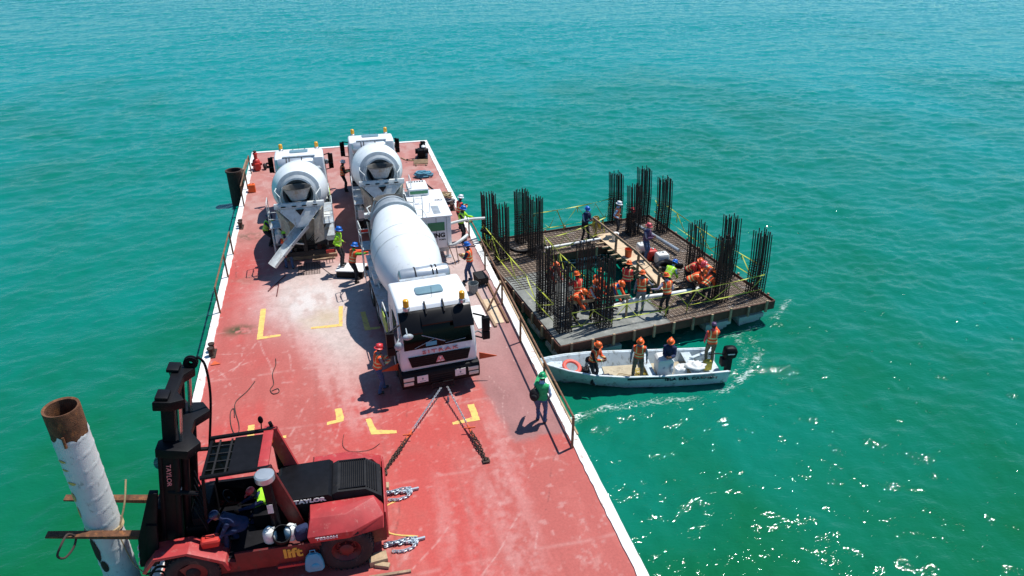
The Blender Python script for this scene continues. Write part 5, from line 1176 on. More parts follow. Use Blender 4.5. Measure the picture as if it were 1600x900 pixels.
# ---- plank walkway with timber rail
WK = thing('plank_walkway','pale plywood walkway with a timber handrail crossing the right side of the open middle','walkway', pw(0,0,0), TH)
for y0, y1 in ((2.3,4.6),(4.62,6.6),(6.62,8.4)):
    b = MB(); b.box(6.0,6.75,y0,y1,0.085,0.11); b.build('plank','ply',WK)
b = MB()
for i in range(13): y = 2.5+0.46*i; b.box(5.72-0.05*(i%3),6.95,y-0.045,y+0.045,0.0,0.08)
b.box(6.05,6.15,2.3,8.4,-0.14,-0.002); b.box(6.6,6.7,2.3,8.4,-0.14,-0.002); b.build('joist','wood',WK)
for y in (2.6,4.3,6.3,8.3):
    b = MB(); b.box(5.88,5.97,y-0.04,y+0.04,-0.3,1.05); b.build('rail_post','old_wood',WK)
b = MB(); b.bar((5.84,8.5,1.0),(5.84,4.2,1.0),0.05,0.10); b.bar((5.84,4.3,0.55),(5.98,2.5,0.1),0.05,0.09); b.bar((5.84,4.25,1.0),(5.9,2.5,0.75),0.05,0.09); b.build('handrail','old_wood',WK)
# loose rail board at the near left
b = MB(); b.bar(pw(1.3,1.35,0.95), pw(3.6,1.0,0.98), 0.04, 0.12); b.bar(pw(1.3,1.35,0.02), pw(1.3,1.35,1.0),0.07,0.07); b.bar(pw(3.55,1.05,0.03), pw(3.55,1.05,1.0),0.07,0.07)
tag(b.build('timber_rail','wood',None),'pale timber board rail between the two near left front rebar columns','timber rail')
# ---- pipes and hoses on the platform
def ptube(name, pts, r, m_, label, cat, n=10, k=6, sm=True):
    b = MB(); b.tube(smoothpath(pts,k) if sm else pts, r, n); o = b.build(name, m_, None); tag(o, label, cat); return o
ptube('steel_pipe',[pw(8.3,8.9,0.22),pw(8.6,5.2,0.22)],0.085,'steel','grey steel pipe lying on the rebar mat along the right side of the platform','pipe',14,1,False)
ptube('placing_hose',[pw(3.0,1.45,0.35),pw(4.3,1.25,0.62),pw(5.4,1.15,0.62),pw(6.5,1.3,0.5),pw(7.3,1.55,0.35)],0.075,'plastic_white','pale concrete placing hose held by the trio of workers on the near side','hose',12)
ptube('black_hose',[pw(0.2,8.6,1.2),pw(0.9,8.4,0.8),pw(1.4,8.1,0.3),pw(2.0,7.9,0.12),pw(3.2,8.2,0.12)],0.085,'black','thick black hose dropping from the delivery pipe onto the far left of the platform','hose',12)
ptube('white_pipe',[pw(3.0,7.7,0.2),pw(5.9,7.75,0.2)],0.06,'plastic_white','white pipe lying on the rebar mat on the far side of the platform','pipe',12,1,False)
ptube('dark_hose',[pw(6.9,3.0,0.5),pw(6.7,4.0,0.25),pw(7.3,4.4,0.2),pw(7.7,3.6,0.3),pw(7.2,5.0,0.2),pw(6.95,5.6,0.18)],0.12,'black','fat black hose lying at the right of the plank walkway','hose',12)
b = MB(); b.lathe([(0.10,-0.03),(0.17,-0.03),(0.17,0.03),(0.10,0.03),(0.10,-0.03)],pw(7.65,2.28,1.15),(0,1,0),18); tag(b.build('red_hose_coil','orange_flag',None),'red hose coil hanging on a rebar column by the open middle','hose coil')
ptube('rope_line',[pw(2.6,2.6,0.9),pw(4.3,2.7,0.72),pw(6.0,3.2,0.95)],0.014,'dark_rope','dark rope drawn across the open middle of the platform','rope',6)
# ---- buckets, drums
def bucket(loc, m_, label, r=0.15, h=0.34, lid=None, group=None, nm='bucket'):
    b = MB(); b.lathe([(0.001,0),(r*0.82,0),(r*0.86,0.02),(r,h),(r*1.06,h),(r*1.06,h-0.025),(r*1.0,h-0.03)],(0,0,0),n=24); b.lathe([(r*0.95,h),(r*0.80,0.06),(0.001,0.05)],(0,0,0),n=24)
    o = b.build(nm, m_, None); o.location = loc; tag(o, label, 'bucket', group)
    c = MB(); c.tube([(r*math.cos(t),0.02,h-0.02-0.10*math.sin(t)) for t in [PI*i/10 for i in range(11)]],0.005,5); c.build('handle','steel',o)
    if lid: c = MB(); c.lathe([(r*1.08,h-0.01),(r*1.08,h+0.02),(r*0.9,h+0.03),(0.001,h+0.03)],(0,0,0),n=24); c.build('lid',lid,o)
    return o
bucket(pw(6.25,5.7,0.11),'orange_bucket','orange bucket standing on the plank walkway',0.17,0.38)
bucket(pw(6.55,7.5,0.11),'plastic_white','white bucket with lid near the feet of the man in the white hat',0.16,0.36,'plastic_white')
def drum_can(loc, w, h, m_, label, m2='plastic_white'):
    b = MB(); b.loft([[(x*s_,y*s_,z) for x, y in rect_round(-w,w,-w*0.8,w*0.8,0.06)] for z, s_ in ((0,0.9),(0.04,1.0),(h*0.8,1.0),(h*0.95,0.85),(h,0.55))]); o = b.build('jerrycan',m_,None); o.location = loc; tag(o,label,'jerrycan','jerrycans beside the walkway')
    c = MB(); c.lathe([(0.04,h),(0.045,h),(0.045,h+0.05),(0.001,h+0.05)],(0.05,0,0),n=14); c.tube([(-w*0.5,0,h*0.97),(-w*0.4,0,h+0.07),(w*0.1,0,h+0.07),(w*0.2,0,h*0.98)],0.014,6); c.build('cap',m2,o); return o
drum_can(pw(7.1,5.9,0.05),0.26,0.5,'plastic_white','white jerrycan behind the man in the lilac shirt')
drum_can(pw(7.15,5.2,0.05),0.24,0.48,'red_paint','red and white jerrycan between the two white ones')
drum_can(pw(7.35,4.65,0.05),0.28,0.52,'plastic_white','white jerrycan nearest the fat black hose')

# ------------------------------------------------------------------ launch (panga)
bw = Vector((5.98,20.0,0)); stn = Vector((12.62,19.0,0)); LB = (bw-stn).length; ang = math.atan2(bw.y-stn.y, bw.x-stn.x)
BT = thing('motor_launch','long white open launch with four men aboard, moored against the barge below the platform','boat',(stn.x,stn.y,SEA),ang)
# s (0 stern..1 bow), half beam at gunwale, half beam at chine, gunwale height, chine height, keel height
SEC = [(0.0,0.76,0.62,0.60,0.03,-0.12),(0.12,0.80,0.66,0.59,0.02,-0.14),(0.35,0.84,0.66,0.60,0.02,-0.15),(0.55,0.84,0.60,0.64,0.04,-0.14),(0.72,0.74,0.44,0.72,0.12,-0.11),(0.85,0.52,0.24,0.82,0.26,-0.04),(0.94,0.27,0.10,0.91,0.48,0.12),(1.0,0.05,0.03,0.98,0.75,0.45)]
def hull_rings(inner):
    R_ = []
    for s_, g, c, gz, cz, kz in SEC:
        x = s_*LB
        if not inner: R_.append([(x,-g,gz),(x,-(g+c)/2*1.03,(gz+cz)/2),(x,-c,cz),(x,-c*0.5,(cz+kz)/2-0.01),(x,0,kz),(x,c*0.5,(cz+kz)/2-0.01),(x,c,cz),(x,(g+c)/2*1.03,(gz+cz)/2),(x,g,gz)])
        else:
            g2 = max(g-0.07,0.01); c2 = max(c-0.05,0.01); x2 = min(max(x,0.05),LB-0.12); f = max(0.16, cz+0.06)
            R_.append([(x2,g2,gz),(x2,(g2+c2)/2,(gz+f)/2),(x2,c2,f),(x2,c2*0.5,f),(x2,0,f),(x2,-c2*0.5,f),(x2,-c2,f),(x2,-(g2+c2)/2,(gz+f)/2),(x2,-g2,gz)])
    return R_
ou, inn = hull_rings(False), hull_rings(True)
b = MB(); b.loft([o_ + i_ for o_, i_ in zip(ou, inn)]); hull = b.build('hull','boat_white',BT,smooth=28)
b = MB()
for sd_ in (-1,1):
    b.tube([(s_*LB, sd_*(g+0.01), gz) for s_, g, c, gz, cz, kz in SEC],0.032,8)
b.build('gunwale','boat_white',hull)
b = MB(); b.loft([[(0.9,-0.58,0.20),(0.9,0.58,0.20),(0.9,0.58,0.22),(0.9,-0.58,0.22)],[(4.3,-0.50,0.20),(4.3,0.50,0.20),(4.3,0.50,0.22),(4.3,-0.50,0.22)]]); b.build('floor','boat_floor',hull)
for x, w, z, hb_ in ((4.75,0.26,0.50,0.68),(2.75,0.26,0.46,0.76),(1.15,0.34,0.46,0.74)):
    b = MB(); b.box(x-w/2,x+w/2,-hb_,hb_,z,z+0.05); b.box(x-0.03,x+0.03,-hb_+0.14,hb_-0.14,0.17,z+0.01); b.build('thwart','boat_white',BT,bevel=0.01)
b = MB(); b.box(5.85,6.35,-0.18,0.18,0.74,0.78); b.build('bow_deck','boat_white',BT)
b = MB(); b.prism([(1.15,-0.25),(0.2,-0.72),(0.08,-0.72),(0.08,-0.62),(1.0,-0.2)],'z',0.55,0.6); b.build('stern_bench','boat_white',BT)
b = MB(); b.box(2.0,2.55,0.05,0.55,0.25,0.98); b.prism([(1.98,0.98),(2.57,0.98),(2.5,1.06),(2.1,1.10)],'y',0.02,0.58); b.build('console','plastic_white',BT,bevel=0.02)
for q_ in range(2):
    b = MB()
    if q_ == 0: b.loft([[(3.05,-0.845,0.52),(3.05,-0.86,0.52),(3.05,-0.878,0.60),(3.05,-0.86,0.60)],[(4.6,-0.75,0.60),(4.6,-0.77,0.60),(4.6,-0.80,0.69),(4.6,-0.79,0.69)]])
    else: b.loft([[(2.3,0.835,0.50),(2.3,0.85,0.50),(2.3,0.868,0.58),(2.3,0.85,0.58)],[(3.7,0.835,0.52),(3.7,0.855,0.52),(3.7,0.875,0.61),(3.7,0.86,0.61)]])
    b.build('dark_stripe','navy_stripe',hull)
# name on the near side (local +y), read from the camera's side: runs towards the stern (-x)
nrm_x = Vector((-1,0.02,0)); text('lettering','ISLA DEL CARMEN',0.17,'navy_stripe',hull,Vector((1.42,0.842,0.44)),basis(nrm_x,(0,0.25,1)),0.016,1.35,0.0)
# outboard
b = MB(); b.loft([[(x*s_-0.25+dx,y*s_,z) for x, y in rect_round(-0.25,0.25,-0.18,0.18,0.08)] for z, s_, dx in ((0.68,0.68,0.05),(0.74,0.90,0.03),(0.96,0.95,0),(1.08,0.82,0.02),(1.13,0.5,0.05))]); mo = b.build('outboard_motor','black',BT,smooth=50)
b = MB(); b.box(-0.34,-0.14,-0.09,0.09,-0.3,0.7); b.box(-0.15,0.06,-0.13,0.13,0.36,0.66); b.tube([(-0.1,0,0.8),(0.25,0.05,0.9),(0.6,0.12,0.92)],0.025,8); b.build('motor_leg','dark',mo,bevel=0.02)
b = MB(); b.box(-0.36,-0.1,0.168,0.176,0.88,0.92); b.build('motor_band','plastic_white',mo)
def own(o, x, y, z, rz=0):
    p = Matrix.Translation((stn.x,stn.y,SEA)) @ Matrix.Rotation(ang,4,'Z') @ Vector((x,y,z)); o.location = p; o.rotation_euler = (0,0,ang+rz); return o
b = MB(); b.lathe([(0.28-0.075*math.cos(t), 0.06*math.sin(t)) for t in [2*PI*i/12 for i in range(13)]],(0,0,0.07),n=30); o = b.build('ring_buoy','ring_red',None); own(o,5.55,0.12,0.66); o.rotation_euler = (0.25,0.15,0); tag(o,'orange ring buoy lying in the bow of the launch','ring buoy')
def bag(nm, x, y, z, r, m_, label, cat, seed, group=None):
    rd = random.Random(seed); b = MB(); b.ell((0,0,r[2]*0.8),r,16,10); b.v = [tuple(Vector(p)*(1+0.22*math.sin(p[0]*23+seed)*math.cos(p[1]*19+seed*2)+0.12*math.sin(p[2]*31+seed))) for p in b.v]
    b.v = [(p[0],p[1],max(p[2],0)) for p in b.v]; o = b.build(nm,m_,None,smooth=70); own(o,x,y,z,seed); tag(o,label,cat,group); return o
bag('black_bag',5.05,0.05,0.32,(0.20,0.15,0.16),'black','black bag nearest the orange ring buoy in the launch','bag',1,'bags in the launch')
bag('black_bag',4.85,-0.35,0.58,(0.12,0.14,0.1),'black','small black bag on the forward bench of the launch','bag',2,'bags in the launch')
bag('black_bag',4.45,0.30,0.24,(0.12,0.10,0.12),'black','black bag behind the legs of the man in the bow part','bag',5,'bags in the launch')
bag('black_bag',4.38,0.42,0.25,(0.26,0.16,0.14),'navy_stripe','dark blue bag flattened on the floor behind the forward bench','bag',3,'bags in the launch')
bag('white_sack',1.65,0.35,0.25,(0.30,0.22,0.24),'plastic_white','white sack beside the console of the launch','sack',4,'white sacks in the launch')
bag('white_sack',1.15,0.45,0.62,(0.34,0.26,0.12),'plastic_white','crumpled white sack on the stern bench of the launch','sack',6,'white sacks in the launch')
b = MB(); b.loft([[(x*s_,y*s_,z) for x, y in rect_round(-0.15,0.15,-0.11,0.11,0.05)] for z, s_ in ((0,0.9),(0.03,1),(0.30,1),(0.36,0.7))]); b.tube([(-0.08,0,0.35),(-0.07,0,0.42),(0.07,0,0.42),(0.08,0,0.35)],0.014,6); o = b.build('fuel_can','yellow_rope',None,bevel=0.01); own(o,0.55,0.05,0.25); tag(o,'yellow fuel can at the feet of the helmsman','fuel can')
b = MB(); b.tube(coil(0,0,0.20,5,0.02,3,0.5),0.014,6); o = b.build('rope_heap','yellow_rope',None); own(o,3.0,0.2,0.25); tag(o,'heap of yellow rope on the floor in the middle of the launch','rope')
b = MB(); b.tube(smoothpath([(-0.4,0,0.02),(0,0.1,0.02),(0.4,-0.05,0.02),(0.5,0.2,0.02)],6),0.014,6); o = b.build('brown_rope','rope',None); own(o,3.4,0.1,0.25); tag(o,'length of brown rope beside the yellow heap in the launch','rope')
# ------------------------------------------------------------------ piles beside the barge
px_, py_ = -6.06, 13.50
b = MB(); rr = 0.345
b.lathe([(rr-0.05,3.9),(rr-0.05,4.50),(rr,4.52),(rr+0.004,4.49),(rr,4.0),(rr,3.70)],(px_,py_,0),n=48); b.lathe([(rr-0.05,3.9),(rr-0.05,-2.5)],(px_,py_,0),n=48)
PIL = thing('steel_pile','tall white painted steel pile with a rusty open top held between the forks','pile',(0,0,0)); b.build('rusty_top','rust',PIL)
b = MB(); prof = []; nz = 150
vs = []; fs = []; n = 56
for k in range(nz+1):
    for i in range(n):
        t = 2*PI*i/n; top_ = 3.86 + 0.05*math.sin(3*t+1) + 0.03*math.sin(9*t) + (0.06 if math.sin(6*t) > 0.6 else 0); z = -2.4 + (top_+2.4)*k/nz
        ph = (z*2.6 - t/(2*PI)) % 1.0; r_ = rr + 0.006 + (0.011 if ph < 0.07 else 0); vs.append((px_+r_*math.cos(t), py_+r_*math.sin(t), z))
for k in range(nz):
    for i in range(n): fs.append((k*n+i,k*n+(i+1)%n,(k+1)*n+(i+1)%n,(k+1)*n+i))
b.add(vs,fs); M['pile_paint'] = mat('pile_paint',(0.66,0.70,0.69),0.5,0,0.08,2,((0.28,0.30,0.28),0.30,8),0.2); b.build('painted_shaft','pile_paint',PIL,smooth=60)
def patch(b, t0, t1, z0, z1, seed):
    """ragged scab wrapped on the shaft"""
    rd = random.Random(seed); N_ = 14; up_ = []; lo_ = []
    for i in range(N_+1):
        t = t0 + (t1-t0)*i/N_; e = math.sin(PI*i/N_)**0.5; zc = (z0+z1)/2; h = (z1-z0)/2*e
        up_.append((t, zc + h*(0.7+0.3*rd.random()))); lo_.append((t, zc - h*(0.7+0.3*rd.random())))
    r_ = rr+0.019
    vs = [(px_+r_*math.cos(t), py_+r_*math.sin(t), z) for t, z in up_] + [(px_+r_*math.cos(t), py_+r_*math.sin(t), z) for t, z in lo_]
    b.add(vs, [(i,i+1,N_+2+i,N_+1+i) for i in range(N_)])
for a_ in ((-2.6,-1.9,0.35,1.2,1),(-2.25,-1.7,0.1,0.5,6),(-2.4,-1.7,-0.9,-0.3,2),(-1.0,-0.6,-1.3,-0.6,3),(-1.9,-1.5,-1.4,-1.15,4)):
    b = MB(); patch(b, *a_); b.build('bare_patch','dark_rust',PIL,normals=False)
for a_ in ((-2.5,-1.9,3.32,3.40,11),(-2.45,-1.95,3.1,3.16,12),(-2.4,-1.8,2.72,2.82,13),(-2.6,-2.2,2.2,2.5,14),(-2.55,-2.35,1.7,2.1,15)):
    b = MB(); patch(b, *a_); b.build('yellow_mark','yellow',PIL,normals=False)
b = MB(); b.cyl((px_+0.0,py_-rr-0.03,3.75),(px_+0.0,py_-rr-0.02,4.02),0.03,n=8); b.build('lug','rust',PIL)
for z, s_, lab in ((1.15,0.0,'rope lashing tied round the pile above the near fork'),):
    b = MB()
    for k in range(3): b.lathe([(rr+0.02,-0.014),(rr+0.045,0),(rr+0.02,0.014)],(px_,py_,z+0.045*k),(0.03*k,0.12,1),40)
    b.tube(smoothpath([(px_+0.32,py_-0.15,z),(px_+0.5,py_+0.1,z+0.5),(px_+0.55,py_+0.45,z+0.9)],6),0.02,6); b.tube(smoothpath([(px_+0.30,py_-0.2,z),(px_+0.45,py_-0.3,z-1.0),(px_+0.9,py_-0.6,z-1.2)],6),0.014,6)
    tag(b.build('rope_lashing','rope',None),lab,'rope')
b = MB()
for fx, dx in ((-6.75,0),(-6.0,0.02)):
    pass
b.tube(smoothpath([(-6.42,12.98,1.50),(-6.50,12.85,1.72),(-6.58,12.62,1.66),(-6.70,12.58,1.42),(-6.62,12.66,1.26),(-6.50,12.88,1.30),(-6.42,12.98,1.50)],6),0.024,8)
tag(b.build('rope_loop','dark_rope',None),'dark rope loop knotted round the near fork tip side','rope')
b = MB(); b.lathe([(0.38,-0.1),(0.42,-0.1),(0.42,0.40),(0.47,0.40),(0.47,0.50),(0.38,0.50),(0.38,-0.1)],(-5.86,41.3,0),n=32); b.lathe([(0.42,-2.5),(0.42,-0.08),(0.38,-0.08),(0.38,-2.5)],(-5.86,41.3,0),n=32)
b.cyl((-5.86,41.3,-0.6),(-5.86,41.3,-0.5),0.38,n=20); o = b.build('mooring_pile','dark_rust',None); o.location.z = 0.0
tag(o,'dark rusty open pile standing in the water at the far left side of the barge','pile')
b = MB(); b.bar((-5.3,40.6,0.5),(-5.25,43,0.5),0.15,0.12); b.bar((-5.3,40.7,0.0),(-5.28,40.7,0.7),0.1,0.1); tag(b.build('timber_fender','old_wood',None),'weathered timber fender between the far left pile and the barge','fender')
# black tyre fender by the mast at the left edge
b = MB(); b.lathe([(0.42-0.17*math.cos(t),0.17*math.sin(t)) for t in [2*PI*i/14 for i in range(15)]],(0,0,0),n=34); o = b.build('tyre_fender','rubber',None); o.location=(-5.5,19.2,-0.05); o.rotation_euler=(0,R(72),0.1); tag(o,'large black tyre fender hanging over the left barge edge behind the mast','tyre fender')
# ------------------------------------------------------------------ tie-down chains from the front truck
def chain(b, pts, L_=0.085, r=0.012, w=0.03, mi=0):
    P = [Vector(p) for p in pts]; seg = []; 
    tot = 0; cum = [0]
    for a, c in zip(P[:-1], P[1:]): tot += (c-a).length; cum.append(tot)
    n = max(2, int(tot/(L_*0.72)))
    def at(s):
        for i in range(len(P)-1):
            if s <= cum[i+1] or i == len(P)-2: t = (s-cum[i])/max(cum[i+1]-cum[i],1e-6); return P[i].lerp(P[i+1], min(t,1)), (P[i+1]-P[i]).normalized()
    for k in range(n):
        c, d = at(tot*(k+0.5)/n); u = d.cross(Vector((0,0,1)) if abs(d.z) < 0.9 else Vector((1,0,0))).normalized()
        if k % 2: u = d.cross(u)
        b.tube([c + d*(L_/2*math.cos(t)) + u*(w*math.sin(t)) for t in [2*PI*i/8 for i in range(8)]], r, 5, mi, closed=True)
def tiedown(p0, p1, label):
    p0 = Vector(p0); p1 = Vector(p1); T = thing('tie_down_chain', label, 'tie-down', p1, 0, 'chains holding the front mixer truck'); o = -p1
    def at(t): return p0.lerp(p1, t) + o
    b = MB(); chain(b,[at(0),at(0.55)],0.09,0.011,0.026); b.build('chain','steel',T)
    b = MB(); b.tube([at(0.50),at(0.60),at(0.72)],[0.02,0.035,0.02],8); b.bar(at(0.60)+Vector((-0.16,0,0.05)),at(0.62)+Vector((0.16,0.02,0.06)),0.03,0.03); b.build('ratchet','orange_flag',T)
    b = MB(); chain(b,[at(0.62),at(0.8)+Vector((0.05,0,0.02)),at(0.99)],0.11,0.016,0.034); chain(b,[at(0.64),at(0.82)+Vector((-0.05,0,-0.02)),at(0.98)],0.11,0.016,0.034); b.build('double_chain','dark_rust',T)
    b = MB(); b.box(-0.10,0.10,-0.12,0.06,0.006,0.03); b.tube([(-0.05,-0.02,0.03),(-0.03,-0.03,0.12),(0.03,-0.03,0.12),(0.05,-0.02,0.03)],0.016,6); b.build('deck_eye','dark_rust',T)
tiedown((2.26,18.05,0.34),(0.20,15.02,0.03),'tie-down chain running from the front truck bumper down to the left, towards the forklift')
tiedown((2.46,18.05,0.34),(2.98,14.82,0.03),'tie-down chain running from the front truck bumper straight down towards the camera')
M['pale_chain'] = mat('pale_chain',(0.42,0.50,0.56),0.45,0.4,0.3,12,((0.55,0.30,0.30),0.4,6))
for (cx, cy, lab) in ((0.42,14.12,'heap of pale chain on the deck by the wooden block, upper of the two'),(0.35,12.42,'heap of pale chain on the deck behind the forklift wheel, lower of the two')):
    b = MB(); rd = random.Random(int(cy*10))
    chain(b,[(0,0,0.05),(0.15,0.12,0.05),(0.35,0.13,0.05),(0.42,0.0,0.05),(0.30,-0.17,0.05),(0.05,-0.22,0.05),(-0.18,-0.16,0.04)],0.09,0.014,0.032)
    for k in range(3): chain(b,[(-0.35,0.02+0.03*k,0.04+0.03*k),(-0.1,0.07-0.02*k,0.06+0.03*k),(0.2,0.02+0.03*k,0.06+0.03*k),(0.42,0.08*(k-1),0.05+0.02*k)],0.09,0.014,0.032)
    b.bar((0.15,0.0,0.07),(0.62,0.06,0.05),0.05,0.06)
    o = b.build('chain_heap','pale_chain',None); o.location = (cx,cy,0); tag(o,lab,'chain','pale chain heaps behind the forklift')
b = MB(); b.tube(smoothpath([(0.75,0.1,0.06),(0.1,0.08,0.35),(-0.25,0.2,0.8)],5),0.022,7); b.tube(smoothpath([(0.1,0.08,0.3),(0.0,0.3,0.7)],4),0.022,7); o = b.build('yellow_strap','yellow',None); o.location=(0.05,12.45,0); tag(o,'yellow strap running from the lower chain heap to the forklift','strap')
def plank(nm, x, y, z, l, w, h, rz, m_, label, group=None):
    b = MB(); b.box(-l/2,l/2,-w/2,w/2,0,h); o = b.build(nm,m_,None,bevel=0.006); o.location=(x,y,z); o.rotation_euler=(0,0,R(rz)); tag(o,label,'timber',group); return o
plank('wooden_block',0.14,14.42,0.006,0.30,0.2,0.14,-8,'wood','wooden block above the upper chain heap','timber pieces on the deck')
plank('wooden_block',-0.18,12.08,0.006,0.42,0.26,0.16,5,'wood','thick wooden chock against the forklift rear wheel','timber pieces on the deck')
plank('wooden_block',-0.10,11.90,0.006,0.34,0.12,0.09,-22,'wood','small wooden wedge in front of the thick chock','timber pieces on the deck')
plank('timber',0.05,11.62,0.006,0.95,0.07,0.05,-3,'old_wood','thin timber strip lying below the forklift rear wheel','timber pieces on the deck')
plank('plywood_sheet',5.02,22.9,0.006,1.9,0.42,0.02,90,'ply','pale plywood strip along the rail beside the near mixer truck','boards along the right rail')
plank('plywood_sheet',4.42,22.6,0.006,1.7,0.50,0.02,92,'white','dusty white board between the near truck and the plywood strip','boards along the right rail')
plank('timber',4.76,23.3,0.006,3.2,0.09,0.07,93,'old_wood','long dark timber on the deck, left of the two by the rail','boards along the right rail')
plank('timber',5.32,23.6,0.006,3.4,0.09,0.07,91,'rail_brown','long brown timber against the foot of the right rail','boards along the right rail')
b = MB(); b.bar((4.75,22.8,0.06),(5.4,23.3,0.95),0.05,0.06); tag(b.build('brace','rail_brown',None),'rusty diagonal brace leaning against the right rail','brace')
bucket((4.58,24.55,0.006),'grey_plastic','grey bucket on the deck in front of the worker by the right rail',0.2,0.42)
b = MB(); b.prism([(-0.28,0.12),(-0.34,0.42),(0.34,0.42),(0.22,0.12)],'y',-0.22,0.22); b.tube([(-0.5,-0.2,0.4),(0.3,-0.18,0.12),(0.38,-0.1,0.1)],0.018,6); b.tube([(-0.5,0.2,0.4),(0.3,0.18,0.12),(0.38,0.1,0.1)],0.018,6); b.lathe([(0.001,-0.04),(0.11,-0.04),(0.13,0),(0.11,0.04),(0.001,0.04)],(0.38,0,0.13),(0,1,0),18); b.tube([(-0.2,0.15,0.15),(-0.25,0.15,0.01)],0.015,6); b.tube([(-0.2,-0.15,0.15),(-0.25,-0.15,0.01)],0.015,6)
o = b.build('wheelbarrow','dark',None); o.location=(5.02,25.2,0); o.rotation_euler=(0,0,R(100)); tag(o,'dark wheelbarrow by the rail beside the worker in navy clothes','wheelbarrow')
# steel box used as a step
b = MB(); b.prism([(-0.55,-0.36),(0.55,-0.36),(0.55,0.36),(-0.55,0.36)],'z',0.01,0.30); ST = thing('step_box','low black steel box with a pale top used as a step between the trucks','step box',(-0.02,27.35,0),R(-18)); b.build('box_body','black',ST,bevel=0.01)
b = MB(); b.box(-0.58,0.58,-0.39,0.39,0.302,0.345); b.build('top_plate','white',ST,bevel=0.006)
# cables and ropes on the deck
def rope(nm, pts, r, m_, label, cat='rope', group=None, k=7):
    b = MB(); b.tube(smoothpath(pts,k), r, 6); o = b.build(nm,m_,None); tag(o,label,cat,group); return o
def Z(pts, z=0.02): return [(x,y,z) for x,y in pts]
rope('cable',Z([(-2.86,21.5),(-2.84,21.1),(-2.92,20.6),(-2.86,20.0),(-2.95,19.7),(-2.85,19.45),(-2.68,19.5),(-2.72,19.7),(-2.9,19.62)]),0.013,'dark_rope','thin dark cable with a small coil on the red deck, nearer the truck','cable','loose cables on the red deck')
rope('cable',Z([(-3.45,20.3),(-3.65,19.8),(-3.95,19.3),(-3.92,18.8),(-3.78,18.2),(-3.74,17.8),(-3.85,17.7),(-4.0,18.2),(-4.06,18.8),(-3.98,18.95),(-3.92,18.5)]),0.013,'dark_rope','thin dark cable looping on the red deck just behind the forklift mast','cable','loose cables on the red deck')
rope('cable',Z([(-0.78,16.9),(-0.82,16.4),(-0.6,16.1),(-0.1,16.05),(0.2,16.25)]),0.007,'dark_rope','faint thin wire curving between two yellow marks','cable','loose cables on the red deck')
rope('rope',Z([(3.65,21.55),(3.95,21.5),(4.15,21.6),(4.3,21.4),(4.4,21.5),(4.3,21.6)]),0.022,'grey_plastic','short grey rope on the deck beside the front truck mirror')
rope('rope',Z([(3.6,25.1),(3.9,25.3),(4.2,25.15),(4.4,25.2),(4.3,25.35),(4.05,25.2)]),0.025,'dark_rope','dark tangled cable beside the near truck tank')
rope('rope',Z([(3.7,42.8),(4.0,42.2),(4.5,42.1),(4.9,42.5)],0.03),0.03,'rope','beige rope curving on the far deck left of the winch','rope','ropes on the far deck')
b = MB(); b.tube(coil(0,0,0.32,7,0.03,5,0.7,16,0.012),0.04,6); b.tube(coil(0.1,0.05,0.2,4,0.12,8,0.6,14,0.012),0.04,6); o = b.build('rope_heap','blue_tarp',None); o.location=(4.55,39.0,0); tag(o,'heap of blue rope on the far deck below the winch','rope','ropes on the far deck')
rope('rope',Z([(4.3,38.8),(4.5,37.8),(4.75,36.8),(5.0,35.9)],0.035),0.035,'dark','straight dark hose from the blue rope heap to the beige one','hose')
rope('rope',Z([(4.25,36.9),(4.4,37.1),(4.6,36.6),(4.8,36.2),(5.05,35.8)],0.03),0.03,'rope','beige rope with a loose end running to the beige heap','rope','ropes on the far deck')
b = MB(); b.tube(coil(0,0,0.30,6,0.03,15,0.7,14,0.012),0.035,6); o = b.build('rope_heap','rope',None); o.location=(5.1,35.3,0); tag(o,'heap of beige rope by the right edge beside the pump engine cover','rope','ropes on the far deck')
b = MB(); b.tube(coil(0,0,0.22,4,0.03,25,0.7,14,0.012),0.05,6); o = b.build('rope_heap','navy_stripe',None); o.location=(5.25,34.5,0); tag(o,'small dark heap of hose against the right edge, next to the beige rope','rope','ropes on the far deck')
b = MB(); b.tube(coil(0,0,0.15,3,0.03,35,0.6,14,0.012),0.03,6); o = b.build('rope_heap','rope',None); o.location=(4.05,36.75,0); tag(o,'small beige rope coil on its own on the far deck','rope','ropes on the far deck')
# winch with engine on timber skids at the far right corner
WN = thing('deck_winch','black engine winch on pale timber skids at the far right corner of the deck','winch',(4.95,42.3,0),R(-8))
for k in range(4):
    b = MB(); b.box(-0.5,0.35,-1.25+0.22*k,-1.17+0.22*k,0.07,0.14); b.build('skid','wood',WN)
b = MB(); b.box(-0.4,-0.32,-1.4,-0.3,0.006,0.07); b.box(0.2,0.28,-1.4,-0.3,0.006,0.07); b.build('runner','old_wood',WN)
b = MB(); b.box(-0.3,0.35,-0.4,0.8,0.08,0.16); b.box(-0.22,0.22,-0.3,0.3,0.16,0.62); b.box(-0.15,0.15,0.35,0.75,0.16,0.75); b.cyl((0,0.55,0.75),(0,0.55,0.95),0.08); b.cyl((-0.4,0,0.5),(0.4,0,0.5),0.16); b.lathe([(0.05,-0.35),(0.28,-0.35),(0.28,-0.31),(0.13,-0.28),(0.13,0.0),(0.28,0.03),(0.28,0.07),(0.05,0.07)],(0.1,-0.1,0.45),(1,0,0),20); b.tube([(-0.2,-0.3,0.2),(-0.9,-0.5,0.15)],0.02,6); b.ell((-0.9,-0.5,0.14),(0.06,0.06,0.06)); b.build('engine','black',WN,bevel=0.01)
b = MB(); b.ell((0.1,0.15,0.72),(0.14,0.2,0.1)); b.build('tank','plastic_white',WN)
b = MB(); b.cyl((0.12,1.15,0.1),(0.12,1.15,0.65),0.09,n=12); b.box(-0.05,0.3,1.0,1.3,0.05,0.12); b.ell((0.12,1.15,0.7),(0.12,0.12,0.09)); b.build('post','black',WN)
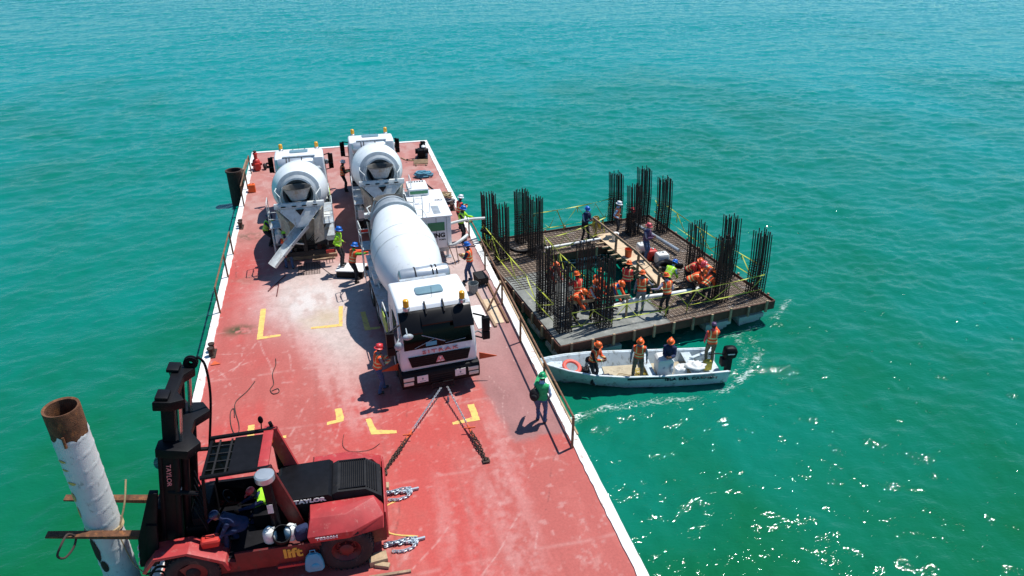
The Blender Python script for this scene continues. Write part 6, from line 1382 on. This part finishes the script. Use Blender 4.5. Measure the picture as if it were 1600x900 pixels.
# red motor pump at the far left corner
RP = thing('motor_pump','red motor pump with a black wheel at the far left corner of the deck','pump',(-4.72,42.6,0),R(10))
b = MB(); b.lathe([(0.001,0.02),(0.20,0.02),(0.22,0.1),(0.22,0.5),(0.17,0.62),(0.10,0.66),(0.10,0.9),(0.14,0.95),(0.12,1.02),(0.001,1.04)],(0,0,0),n=22); b.cyl((-0.3,0,0.35),(0.3,0,0.35),0.10,n=14); b.box(-0.12,0.12,-0.35,-0.1,0.05,0.45); b.build('pump_body','red_paint',RP,bevel=0.008)
b = MB(); b.lathe([(0.06,-0.06),(0.17,-0.06),(0.19,0),(0.17,0.06),(0.06,0.06)],(0.42,-0.15,0.19),(1,0.2,0),20); b.lathe([(0.06,-0.06),(0.15,-0.06),(0.16,0),(0.15,0.06),(0.06,0.06)],(0.62,0.1,0.17),(0.2,1,0),20); b.build('wheel','rubber',RP)
b = MB(); b.cyl((0.03,0.25,0.1),(0.03,0.25,0.85),0.07,n=12); b.ell((0,0,1.1),(0.1,0.1,0.06)); b.build('exhaust','dark_rust',RP)
b = MB(); b.box(-0.18,0.18,-0.14,0.14,0,0.42); b.tube([(-0.08,0,0.42),(-0.07,0,0.5),(0.07,0,0.5),(0.08,0,0.42)],0.015,6); b.cyl((0.1,0.05,0.42),(0.1,0.05,0.47),0.035); o = b.build('fuel_can','orange',None,bevel=0.03); o.location=(-4.75,38.75,0.004); tag(o,'orange fuel can on the deck left of the far left truck','fuel can')
b = MB(); b.lathe([(0.001,0),(0.035,0),(0.038,0.02),(0.038,0.15),(0.014,0.2),(0.014,0.24),(0.001,0.24)],(0,0,0),n=14); o = b.build('water_bottle','glass_clear' if 'glass_clear' in M else 'hatch',None); o.location=(2.42,17.72,0.004); tag(o,'small water bottle standing on the deck in the shadow of the front truck','bottle')
b = MB(); b.prism([(0,0),(0.32,0.02),(0.1,0.25)],'z',0.008,0.02); o = b.build('orange_cloth','orange_flag',None); o.location=(-4.95,21.6,0.01); tag(o,'scrap of orange cloth on the left kerb behind the mast','cloth')
# wire grate lying behind the left truck
b = MB()
for i in range(9): b.bar((-0.45+0.11*i,-0.55,0.02),(-0.45+0.11*i,0.55,0.02),0.012,0.012)
for i in range(11): b.bar((-0.45,-0.55+0.11*i,0.032),(0.43,-0.55+0.11*i,0.032),0.012,0.012)
o = b.build('wire_grate','dark_rust',None,smooth=0); o.location=(-1.75,28.3,0.0); tag(o,'wire grate lying on the deck behind the left mixer truck','grate')
b = MB(); b.bar((-2.95,27.4,0.03),(-3.0,24.9+1.2,0.03),0.03,0.03); b.bar((-2.7,27.9,0.04),(-3.35,26.6,0.03),0.03,0.03,0)
tag(b.build('long_handled_tools','dark_red',None),'long handled tools lying on the deck beneath the long chute','tool')
rope('cable',Z([(-1.5,28.9),(-1.1,28.0),(-0.7,27.2)],0.02),0.01,'dark_rope','thin cable running from the left truck to the steel step box','cable')
